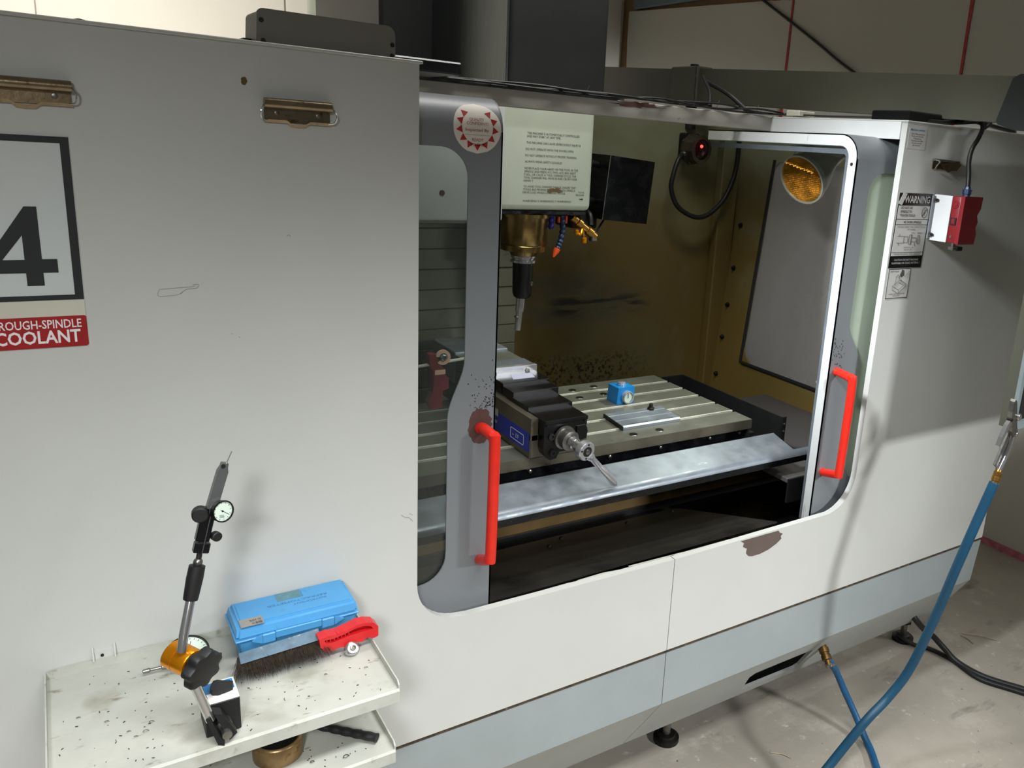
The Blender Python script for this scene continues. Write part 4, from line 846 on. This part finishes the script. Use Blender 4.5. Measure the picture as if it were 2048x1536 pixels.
MB().box(1.72, 1.862, .045, .16, 1.697, 1.722, .003).build('controller_body', m_black, bk)
MB().box(1.862, 1.905, .06, .10, 1.710, 1.718, .001).build('tape_tail', m_bright, bk)
cb = thing('cable_bundle', 'tangle of thin black cables lying along the roof header', 'cable', (1.4, .46, 1.70))
for off in range(3):
    pts = [(.60+.11*i, .452+.012*math.sin(i*1.7+off*2), 1.7005+.002*off+(.009 if i > 5 else .005)*max(0, math.sin(i*1.3+off*2.1))) for i in range(11)]+[(1.68, .40, 1.704), (1.70, .30, 1.703), (1.73, .16, 1.705)]
    MB().tube(pts, .0026, 6, 6).build('cable', m_rubber, cb, smooth=True)
MB().tube([(1.44, .46, 1.704), (1.47, .5, 1.74), (1.50, .56, 1.77), (1.52, .60, 1.79)], .006, 8).build('cable', m_rubber, cb, smooth=True)
MB().tube([(1.57, .46, 1.704), (1.55, .52, 1.745), (1.55, .62, 1.78)], .006, 8).build('cable', m_rubber, cb, smooth=True)
for x in (1.06, 1.46, 1.60, 1.745):
    MB().tube([(x, .457, 1.70), (x+.002, .457, 1.708), (x+.007, .455, 1.722)], .0012, 5).build('tie_end', m_bolt, cb)
solo(MB().tube([(2.0, .02, 1.697), (2.0, .02, 1.715)], .003, 6, 1).build('roof_pin', m_darkbolt), 'thin metal pin standing on the roof of right panel', 'pin')
solo(MB().tube([(2.02, .04, 1.697), (2.035, .03, 1.715), (2.03, .03, 1.735), (2.0, .04, 1.76)], .005, 8).build('roof_cable', m_rubber, smooth=True), 'black cable rising from the roof to the arm bracket', 'cable')
dm = thing('white_drum', 'tall pale tank with a rusty rim standing behind the machine', 'tank', (.94, 2.1, 0))
MB().lathe((.944, 2.1, 0), UZ, [(0, .098), (2.9, .098)], 40).build('drum_body', m_head, dm, smooth=True)
MB().lathe((.995, 2.03, 2.018), UZ, [(0, .012), (.012, .030), (.03, .036), (.10, .04)], 20).build('rusty_rim', m_seam, dm, smooth=True)
solo(MB().box(1.048, 1.10, 2.0, 2.06, 0, 2.9, .003).build('grey_post', m_arm), 'narrow grey post beside the pale tank behind the machine', 'post')
# ------------------------------------------------------------------ trays on the left panel
def tray(name, label, z, x0, x1, yf):
    t = thing(name, label, 'tray', ((x0+x1)/2, yf/2, z))
    MB().box(x0, x1, yf, -.001, z-.003, z, .0008).build('tray_floor', m_tray, t)
    MB().plate(rrect(x0, x1, z-.003, z+.013, .004, 3), FX(-.0035), (0, .002, 0)).build('back_flange', m_tray, t)
    for x in (x0-.0012, x1-.0008): MB().plate([(-.004, z-.003), (-.004, z+.012), (yf+.006, z+.011), (yf+.001, z+.006), (yf, z-.003)], SX(x), (.002, 0, 0)).build('side_flange', m_tray, t)
    MB().plate([(yf, z+.001), (yf-.003, z-.002), (yf-.003, z-.020), (yf-.001, z-.020), (yf-.001, z-.003), (yf, z-.003)], SX(x0), (x1-x0, 0, 0)).build('front_lip', m_tray, t)
    return t
ZT = .80
tray('tool_tray', 'upper cream sheet metal tray holding the gauge stand, case and brush', ZT, -.061, .3605, -.262)
tray('tool_tray', 'lower cream sheet metal tray half hidden below the upper one', .690, -.061, .357, -.254)
ch = MB()
for i in range(120):
    x, y = random.uniform(-.05, .345), random.uniform(-.255, -.02); r = random.uniform(.0003, .0011); a = random.uniform(0, PI)
    ch.box(x-r*1.6, x+r*1.6, y-r*.5, y+r*.5, ZT+.0001, ZT+.0009, rot=Matrix.Rotation(a, 3, 'Z'))
for i in range(10):
    x, y = random.uniform(-.04, .345), random.uniform(-.25, -.05); r = random.uniform(.002, .004)
    ch.tube([(x+r*math.cos(k*.7)*(1-.04*k), y+r*math.sin(k*.7)*(1-.04*k), ZT+.001+.0003*k) for k in range(9)], .0003, 4, 2)
o = ch.build('metal_chips', m_chipm); o['kind'] = 'stuff'; o['label'] = 'tiny dark metal chips scattered over the upper cream tray'; o['category'] = 'chips'
ch = MB()
for x, y in ((.13, -.20), (.165, -.225), (.245, -.222), (.265, -.15), (.29, -.235), (.30, -.17), (.335, -.21), (.12, -.235)):
    r = random.uniform(.003, .005)
    ch.tube([(x+r*math.cos(k*.8)*(1-.05*k), y+r*math.sin(k*.8)*(1-.05*k), .6915+.0004*k) for k in range(9)], .0005, 4, 2)
for i in range(60):
    x, y = random.uniform(0, .345), random.uniform(-.25, -.1); ch.box(x-.0012, x+.0012, y-.0005, y+.0005, .6901, .6908, rot=Matrix.Rotation(random.uniform(0, PI), 3, 'Z'))
o = ch.build('metal_chips', m_chipm); o['kind'] = 'stuff'; o['label'] = 'small curled metal chips on the lower cream tray'; o['category'] = 'chips'
# magnetic stand --------------------------------------------------------------
ms = thing('magnetic_stand', 'black magnetic gauge stand with steel rods and an orange joint, on tray', 'stand', (.134, -.21, ZT))
MB().box(.110, .1525, -.2400, -.1915, ZT+.0003, .8495, .0012).build('magnet_base', m_blackm, ms)
MB().plate([(.1105, -.2395), (.1522, -.2395), (.1522, -.1920), (.1105, -.1920)], TZ(.8496), (0, 0, .0006)).build('top_plate', m_white2, ms)
bl_ = MB().plate([(.1125, -.2170), (.1500, -.2170), (.1500, -.1945), (.1125, -.1945)], TZ(.8503), (0, 0, .0002)).build('blue_field', m_blue2, ms)
MB().text('ON', (.1420, -.2015, .8507), UX, V((0, 1, 0)), .006, .0030).build('lettering', m_white2, ms, fix=False)
kn = [(.118, -.214), (.120, -.222), (.128, -.226), (.138, -.2245), (.143, -.2235), (.1495, -.2215), (.1515, -.214), (.147, -.2085), (.139, -.2055), (.131, -.1985), (.1255, -.1985), (.122, -.204)]
kn = [(.1335+(x-.1335)*.84, -.2160+(y+.2140)*.84) for x, y in kn]
MB().plate(kn, TZ(.8505), (0, 0, .009)).build('switch_knob', m_blackm, ms)
# lower arm, clamp, orange joint
A0, A1 = V((.1150, -.252, .836)), V((.0975, -.252, .905))
MB().tube([A0, A1], .0062, 16, 1).build('lower_rod', m_chrome, ms, smooth=True)
fk = MB()
fk.hexa([(.1085, -.258, .842), (.1135, -.262, .845), (.1160, -.247, .846), (.111, -.244, .843), (.122, -.262, .797), (.128, -.264, .800), (.130, -.250, .800), (.124, -.248, .797)][::-1])
fk.hexa([(.1180, -.262, .850), (.1275, -.262, .846), (.1275, -.246, .846), (.1180, -.246, .850), (.134, -.264, .806), (.1440, -.262, .812), (.1440, -.248, .812), (.134, -.248, .806)][::-1])
fk.build('fork_clamp', m_blackm, ms)
MB().lathe((.131, -.240, .818), (0, -1, 0), [(0, .010), (.010, .010), (.012, .006), (.030, .006)], 16).build('ball_pivot', m_bolt, ms, smooth=True)
jx = V((.026, -.038, -.006)).normalized(); J = V((.0900, -.219, .9165))
oj = MB().lathe(J-jx*.016, jx, [(0, .0165), (.001, .0180), (.0150, .0180), (.0153, .0172), (.0163, .0172), (.0166, .0180), (.034, .0180), (.036, .0170), (.036, .0135), (.033, .0130)], 36).build('orange_joint', m_orange, ms, smooth=True)
ka = J+jx*.022; kmb = MB(); a = jx.orthogonal().normalized(); b = jx.cross(a); R = []
for h, k in ((0, .013), (.004, .0215), (.007, .0245), (.017, .0245), (.020, .0225), (.0215, .015)):
    R.append([ka+jx*h+(a*math.cos(t*PI/36)+b*math.sin(t*PI/36))*k*(1+(.10 if k > .018 else 0)*math.cos(7*t*PI/36)) for t in range(72)])
kmb.rings(R); kmb.build('star_knob', m_blackm, ms, smooth=True)
B0, B1 = V((.0895, -.236, .936)), V((.1075, -.212, 1.000))
MB().tube([B0, V((.0935, -.232, .956)), B1], .0058, 16, 1).build('upper_rod', m_chrome, ms, smooth=True)
B2 = V((.1172, -.206, 1.037))
dd = (B2-B1).normalized()
MB().lathe(B1-dd*.007, dd, [(0, .0088), (.004, .0092), (.028, .0102), (.044, .0098), (.045, .006)], 16).build('rod_sleeve', m_blackm, ms, smooth=True)
MB().ball(B2+dd*.003, .0058).build('ball_end', m_bolt, ms, smooth=True)
C1, C2 = B2+dd*.002, V((.1335, -.200, 1.096))
MB().tube([C1, C1+dd*.016], .0035, 10, 1).build('fine_stem', m_blackm, ms)
du = (C2-C1).normalized(); rx = V((0, 1, 0)).cross(du).normalized()*-1
def obox(c, u, l, w_, d_, name, m, par, bev=0):
    # oriented box: centre line from c along u, width along rx, depth along y
    n = u.cross(rx).normalized(); mb = MB()
    P = [c+rx*sx*w_/2+n*sy*d_/2+u*h for h in (0, l) for sx, sy in ((-1, -1), (1, -1), (1, 1), (-1, 1))]
    mb.hexa(P)
    if bev: bmesh.ops.bevel(mb.bm, geom=list(mb.bm.edges), offset=bev, segments=1, affect='EDGES')
    return mb.build(name, m, par)
if rx.x < 0: rx = -rx
s0 = C1+du*.014
obox(s0, du, .0135, .0185, .011, 'clamp_block', m_black, ms, .001)
obox(s0+du*.0155-rx*.0015, du, .044, .0165, .011, 'fine_adjuster', m_black, ms, .001)
obox(s0+du*.012, du, .006, .008, .008, 'adjuster_hinge', m_blackm, ms)
MB().tube([s0+V((.001, -.0062, 0)), s0+du*.060+V((.001, -.0062, 0))], .0006, 5, 1).build('edge_line', m_bolt, ms)
MB().lathe(s0+du*.022+rx*.013+V((0, .002, 0)), (0.25, -1, .1), [(0, .0062), (.008, .0062), (.009, .005)], 18).build('adjust_screw', m_blackm, ms, smooth=True)
MB().lathe(s0+du*.050-rx*.010+V((0, .004, 0)), (-.1, -1, .1), [(0, .0098), (.011, .0098), (.0125, .008)], 24).build('clamp_screw', m_blackm, ms, smooth=True)
# test indicator held by the stand
ti = thing('test_indicator', 'small grey lever dial indicator held at top of the magnetic stand', 'indicator', (.140, -.20, 1.10))
e0 = s0+du*.056
w0 = V((.1535, -.194, 1.1565)); ui = (w0-e0).normalized()
mb = MB(); n = ui.cross(rx).normalized()
for (l0, wa, l1, wb_) in ((0, .0125, .052, .0125), (.052, .0125, .058, .0085), (.058, .0085, .063, .0075)):
    P = [e0+ui*h+rx*sx*w_/2+n*sy*.0052+rx*.001 for h, w_ in ((l0, wa), (l1, wb_)) for sx, sy in ((-1, -1), (1, -1), (1, 1), (-1, 1))]
    mb.hexa(P)
mb.build('indicator_body', mat('satin_grey', s(118, 120, 120), .35, .6, .05, 40), ti)
MB().tube([e0+ui*.062+rx*.003, e0+ui*.0775+rx*.005], .0007, 6, 1).build('stylus', m_chrome, ti)
MB().ball(e0+ui*.0778+rx*.0051, .0011, seg=8).build('stylus_ball', m_chrome, ti)
MB().lathe(e0+ui*.060-rx*.001+V((0, -.005, 0)), (0, -1, 0), [(0, .0028), (.0015, .0026)], 12).build('pivot_screw', m_blackm, ti)
dc = V((.1478, -.209, 1.1065)); dn = V((.42, -1, .18)).normalized()
db = MB().lathe(dc-dn*-.001, dn, [(-.004, .0135), (.004, .0142), (.0046, .0138), (.0046, .0126), (.003, .0124)], 36, cap=False).build('dial_bezel', m_black, ti, smooth=True)
MB().lathe(dc-dn*.004, dn, [(0, .0130), (.0072, .0126)], 36).build('dial_face', m_dial, db)
fa = dn.cross(UZ).normalized()*-1; fb = fa.cross(dn)*-1
if fa.x < 0: fa = -fa
if fb.z < 0: fb = -fb
tk = MB(); fo = dc+dn*.0034
for k in range(12):
    t_ = k*PI/6; p = lambda r: fo+(fa*math.cos(t_)+fb*math.sin(t_))*r
    tk.tube([p(.0098), p(.0115)], .0003, 4, 1)
tk.tube([fo-(fa*.7-fb*.7)*.003, fo+(fa*.75-fb*.66)*.0105], .00035, 4, 1)
tk.lathe(fo, dn, [(0, .0013), (.0004, .0012)], 10)
for i in range(3): tk.tube([fo+fa*(-.005)+fb*(-.004-.0014*i), fo+fa*(.001)+fb*(-.0055-.0014*i)], .00025, 4, 1)
tk.build('dial_marks', m_ink, db)
# plunger indicator lying on the tray
pi_ = thing('dial_indicator', 'plunger dial indicator with black rim lying behind the orange joint', 'indicator', (.118, -.055, ZT))
c = V((.112, -.060, ZT+.020)); nn = V((0, -.42, .9)).normalized()
rim = MB().lathe(c-nn*.008, nn, [(0, .0255), (.010, .0290), (.013, .0290), (.0135, .0265), (.011, .0262)], 40, cap=False).build('dial_rim', m_black, pi_, smooth=True)
MB().lathe(c-nn*.012, nn, [(0, .022), (.004, .0262), (.015, .0262)], 40).build('dial_face', m_dial, rim)
tk = MB(); f0 = c+nn*.0032; ga = UX; gb_ = nn.cross(ga)
for k in range(24): tk.tube([f0+(ga*math.cos(k*PI/12)+gb_*math.sin(k*PI/12))*r_ for r_ in (.022, .0245)], .0004, 4, 1)
tk.tube([f0, f0+(ga*.35+gb_*.94)*.019], .0005, 4, 1); tk.lathe(f0, nn, [(0, .002), (.0006, .002)], 10); tk.build('dial_marks', m_ink, rim)
MB().tube([c+V((.014, .016, .006)), c+V((.019, .020, .008))], .0022, 6, 1).build('limit_marker', m_blackm, rim)
MB().lathe((.090, -.0625, ZT+.010), (-1, .05, 0), [(0, .004), (.012, .004), (.013, .0025), (.027, .0022), (.028, .0036), (.036, .0030), (.037, .0012)], 14).build('plunger', m_bolt, pi_, smooth=True)
MB().lathe((.130, -.071, ZT+.0125), (1, -.25, 0), [(0, .0045), (.020, .0045), (.021, .0052), (.025, .0052)], 14).build('stem_cap', m_blackm, pi_, smooth=True)
# blue case -----------------------------------------------------------------
bc_ = thing('instrument_case', 'bright blue plastic case with grey label, leaning back on the tray', 'case', (.262, -.05, ZT))
def frustum(mb, x0, x1, y0, y1, z0, X0, X1, Y0, Y1, Z1, bev):
    t = MB().hexa([(x0, y0, z0), (x1, y0, z0), (x1, y1, z0), (x0, y1, z0), (X0, Y0, Z1), (X1, Y0, Z1), (X1, Y1, Z1), (X0, Y1, Z1)])
    bmesh.ops.recalc_face_normals(t.bm, faces=t.bm.faces)
    bmesh.ops.bevel(t.bm, geom=list(t.bm.edges), offset=bev, segments=3, affect='EDGES'); mb._merge(t.bm); return mb
frustum(MB(), .1790, .3475, -.084, -.012, ZT+.0003, .1735, .3525, -.0935, -.006, .8375, .004).build('case_base', m_blue, bc_, smooth=True)
MB().box(.1715, .3540, -.0950, -.0050, .8365, .8395, .001).build('case_rim', m_blue, bc_)
frustum(MB(), .1728, .3530, -.0942, -.0058, .8392, .1765, .3500, -.0890, -.0100, .8575, .004).build('case_lid', m_blue, bc_, smooth=True)
panel = [(.184, -.082), (.343, -.082), (.343, -.020), (.281, -.020), (.281, -.041), (.242, -.041), (.242, -.020), (.184, -.020)]
MB().plate(panel, TZ(.8574), (0, 0, .0012)).build('lid_panel', m_blue, bc_)
MB().plate([(.243, -.0385), (.280, -.0385), (.280, -.0145), (.243, -.0145)], TZ(.8572), (0, 0, .0006)).build('worn_recess', mat('worn_blue', s(96, 138, 150), .5, 0, .15, 60), bc_)
for x0, x1, xt in ((.2080, .2270, .194), (.2950, .3145, .329)):
    lt_ = MB().box(x0, x1, -.0985, -.0935, .8275, .8430, .0012).build('latch', m_blue, bc_)
    xb = x0 if xt < x0 else x1
    MB().plate([(xt, .8360), (xb, .8435), (xb, .8290)], FX(-.0985), (0, .004, 0)).build('latch_wedge', m_blue, lt_)
MB().box(.2270, .2950, -.0975, -.0935, .8315, .8435, .001).build('carry_bar', m_blue, bc_)
MB().plate([(.181, -.0905), (.2135, -.0905), (.2135, -.0685), (.181, -.0685)], TZ(.8588), (0, 0, .0004)).build('case_label', m_greyl, bc_)
MB().text('0-10%', (.2105, -.0745, .8594), V((-1, 0, 0)), V((0, -1, 0)), .0160, .0050, .01).text('糖度计', (.2115, -.0825, .8594), V((-1, 0, 0)), V((0, -1, 0)), .0150, .0055).build('label_print', m_ink, bc_, fix=False)
MB().text('REFRACTOMETER', (.315, -.046, .8588), V((-1, 0, 0)), V((0, -1, 0)), .090, .0055).text('INSTRUMENT', (.312, -.056, .8588), V((-1, 0, 0)), V((0, -1, 0)), .05, .0045).build('embossed_print', mat('blue_emboss', s(62, 112, 160), .5, 0, .2, 60), bc_, fix=False)
# wire brush ----------------------------------------------------------------
wbs = thing('wire_brush', 'wire brush with red plastic handle leaning on the blue case', 'brush', (.27, -.135, ZT))
MB().hexa([(.172, -.121, .8185), (.285, -.121, .8240), (.285, -.106, .831), (.172, -.106, .826), (.172, -.130, .8245), (.285, -.130, .830), (.285, -.114, .840), (.172, -.114, .833)]).build('brush_back', m_spine, wbs)
MB().hexa([(.278, -.124, .822), (.310, -.124, .826), (.310, -.116, .828), (.278, -.116, .824), (.278, -.126, .832), (.310, -.126, .834), (.310, -.116, .836), (.278, -.116, .834)]).build('handle_tang', m_bolt, wbs)
hnd = [(.279, .838), (.281, .824), (.288, .812), (.297, .812), (.308, .815), (.322, .813), (.333, .817), (.343, .814), (.352, .819), (.362, .815), (.369, .817), (.369, .834), (.362, .842), (.350, .846), (.338, .8465), (.322, .842), (.305, .838), (.292, .840)]
hin = [(.287, .834), (.300, .833), (.318, .836), (.336, .841), (.348, .841), (.358, .837), (.361, .832), (.345, .832), (.325, .831), (.300, .827), (.289, .829)]
hb_ = MB().plate(hnd, FX(-.142), (0, .011, 0), [hin]); hb_.plate(hnd, FX(-.131), (0, .009, 0)); hb_.build('handle', m_redpl, wbs)
for k in range(7):
    x = .290+.0055*k; MB().box(x, x+.0012, -.1415, -.1330, .8285+.0007*k, .8375+.0007*k).build('grip_rib', m_redpl, wbs)
br_ = MB()
for i in range(2600):
    u = random.random(); x = .170+.118*u; y = random.uniform(-.127, -.108); z = .8235+(.005*u)
    l = random.uniform(.026, .042); dx = random.gauss(0, .20)+(.35*(u > .93))-(.35*(u < .05)); p = V((x, y, z)); d_ = V((dx, -1.15+random.gauss(0, .22), -.62+random.gauss(0, .20))).normalized()
    e = p+d_*l
    if e.z < ZT+.0008: e.z = ZT+.0008+random.random()*.002
    w_ = V((.00035, 0, .00012)); v = [br_.bm.verts.new(k) for k in (p-w_, p+w_, e)]; br_.bm.faces.new(v)
o = br_.build('bristles', m_bristle, wbs, fix=False); o['kind'] = 'stuff'
rl = thing('ball_bearing', 'small shiny bearing with a bolt beneath the red brush handle', 'bearing', (.326, -.136, ZT))
rd = V((.15, -.75, .65)).normalized(); rc = V((.3255, -.1480, ZT+.0112))
MB().lathe(rc-rd*.006, rd, [(0, .0085), (.001, .0105), (.009, .0105), (.010, .0090), (.0095, .0070)], 28).build('outer_ring', m_chrome, rl, smooth=True)
MB().lathe(rc+rd*.0032, rd, [(0, .0075), (.0012, .0075)], 24).build('white_washer', m_white2, rl)
MB().lathe(rc+rd*.0044, rd, [(0, .0045), (.003, .0042), (.0032, .0025), (.0018, .0022)], 16).build('socket_bolt', m_bolt, rl, smooth=True)
# lower tray
pk = thing('round_tin', 'round brown and silver metal cup under the upper tray', 'cup', (.205, -.175, .69))
MB().lathe((.208, -.178, .6904), UZ, [(0, .032), (.002, .0345), (.028, .0350), (.031, .0335), (.032, .0315), (.031, .029), (.024, .0275)], 40).build('tin_body', m_puck, pk, smooth=True)
MB().lathe((.208, -.178, .7145), UZ, [(0, .0275), (.0015, .0275)], 32).build('tin_top', m_black, pk)
fl = thing('ribbed_grip', 'black ribbed rubber grip lying on the lower tray', 'grip', (.30, -.2, .69))
P = [V((.262, -.150, .700)), V((.338, -.228, .700))]; R = []
for i in range(29):
    t_ = i/28; p = P[0].lerp(P[1], t_); wv = .0062+.0012*t_+.0005*math.sin(t_*38); dv = (P[1]-P[0]).normalized(); sv = V((-dv.y, dv.x, 0))
    R.append([p+sv*math.cos(k*PI/6)*wv+UZ*math.sin(k*PI/6)*wv*.9 for k in range(12)])
MB().rings(R).build('grip_body', m_blackm, fl, smooth=True)
# ------------------------------------------------------------------ air gun and hoses
ag = thing('air_gun', 'silver air blow gun hooked on the pendant, on the end of teal hose', 'air gun', (1.80, -.30, .9))
G = lambda x, z, y=-.312: V((x, y, z))
MB().tube([G(1.787, .913), G(1.793, .925), G(1.806, .950), G(1.816, .975), G(1.822, .997)], .0062, 12).build('gun_handle', m_chrome, ag, smooth=True)
MB().plate([(1.772, .928), (1.782, .920), (1.794, .935), (1.812, .975), (1.815, 1.005), (1.803, 1.003)], FX(-.308), (0, .006, 0)).build('handle_web', m_bolt, ag)
MB().plate([(1.785, 1.085), (1.790, 1.090), (1.797, 1.084), (1.808, 1.050), (1.818, 1.020), (1.826, 1.005), (1.822, .995), (1.812, .995), (1.800, 1.010), (1.791, 1.035), (1.784, 1.060)], FX(-.318), (0, .012, 0)).build('gun_body', m_bolt, ag)
MB().lathe(G(1.813, 1.045), (0, -1, 0), [(0, .0085), (.010, .0085), (.012, .006)], 16).build('valve_cap', m_chrome, ag, smooth=True)
MB().ball(G(1.824, 1.000), .0085).build('gun_tip', m_chrome, ag, smooth=True)
MB().plate([(1.791, 1.042), (1.795, 1.034), (1.775, .998), (1.764, .978), (1.759, .980), (1.766, 1.000), (1.779, 1.028)], FX(-.316), (0, .010, 0)).build('trigger', m_chrome, ag)
MB().lathe(G(1.790, 1.040), (0, -1, 0), [(-.006, .004), (.006, .004)], 10).build('trigger_pin', m_darkbolt, ag)
gd = V((.30, 0, .95)).normalized()
MB().lathe(G(1.7765, .884), gd, [(0, .0088), (.004, .0088), (.005, .0102), (.014, .0102), (.015, .0092), (.017, .0102), (.026, .0100), (.028, .0070), (.033, .006)], 14).build('brass_coupler', m_brass, ag, smooth=True)
MB().lathe(G(1.7745, .878), gd, [(0, .0098), (.008, .0098)], 16).build('hose_clamp', m_bolt, ag)
MB().tube([G(1.822, 1.02, -.306), G(1.828, 1.03, -.300)], .003, 6, 1).build('hanging_hook', m_bolt, ag)
bh = solo(MB().tube([(1.776, -.312, .884), (1.752, -.302, .79), (1.722, -.288, .66), (1.716, -.262, .52), (1.709, -.222, .347), (1.672, -.20, .262), (1.600, -.190, .204), (1.508, -.165, .083), (1.40, -.17, .014), (1.25, -.22, .0135), (1.0, -.38, .0135)], .0118, 14, 10).build('air_hose', m_hosed, smooth=True), 'thick teal air hose running from the air gun down to the floor', 'hose')
sh = thing('supply_hose', 'thinner blue hose with brass coupling running from the base to floor', 'hose', (1.70, 0, .1))
MB().lathe((1.684, .050, .272), (-.18, -.62, -.50), [(0, .011), (.016, .011), (.017, .0145), (.030, .0145), (.031, .0122), (.036, .0122), (.037, .0142), (.050, .0142), (.052, .0095), (.066, .0085)], 14).build('brass_coupling', mat('dark_brass', s(110, 84, 44), .4, .8, .25, 60), sh, smooth=True)
MB().lathe((1.671, .006, .236), (.12, -.3, -.5), [(0, .0105), (.010, .0105)], 14).build('hose_clamp', m_bolt, sh)
MB().box(1.682, 1.692, -.004, .004, .226, .233, .001).build('clamp_screw', m_bolt, sh)
MB().tube([(1.672, .012, .244), (1.690, .006, .222), (1.722, .012, .185), (1.748, -.005, .125), (1.764, -.040, .066), (1.762, -.085, .022), (1.745, -.125, .0105), (1.700, -.185, .0105), (1.60, -.32, .0105)], .0098, 12, 10).build('hose', m_hose, sh, smooth=True)
solo(MB().tube([(2.165, .12, .21), (2.185, .085, .170), (2.24, .085, .120), (2.296, .085, .078), (2.325, .055, .040), (2.335, .005, .014), (2.348, -.085, .0105), (2.405, -.19, .0105), (2.50, -.35, .0105)], .0098, 12, 10).build('power_cable', m_rubber, smooth=True), 'glossy black cable hanging from behind the base onto the floor', 'cable')
solo(MB().tube([(2.26, .20, .035), (2.29, .15, .012), (2.325, .105, .0085), (2.338, .03, .0085), (2.327, -.08, .0085), (2.38, -.185, .0085), (2.47, -.35, .0085)], .0075, 10, 10).build('power_cable', m_rubber, smooth=True), 'thinner dull black cable lying on floor beside the glossy one', 'cable')
for k, (a_, b_, lb) in enumerate((((2.52, .115), (2.60, .02), 'long pale straw lying on the concrete right of the machine'), ((2.505, .11), (2.50, .055), 'short pale straw crossing the long one on the concrete'), ((1.50, .02), (1.535, -.025), 'pale sliver on the concrete below the vent slot'))):
    MBX = MB().tube([(a_[0], a_[1], .0022), ((a_[0]+b_[0])/2+.006, (a_[1]+b_[1])/2, .0035), (b_[0], b_[1], .0022)], .0018, 5, 4).build('straw', m_straw)
    solo(MBX, lb, 'straw', None)
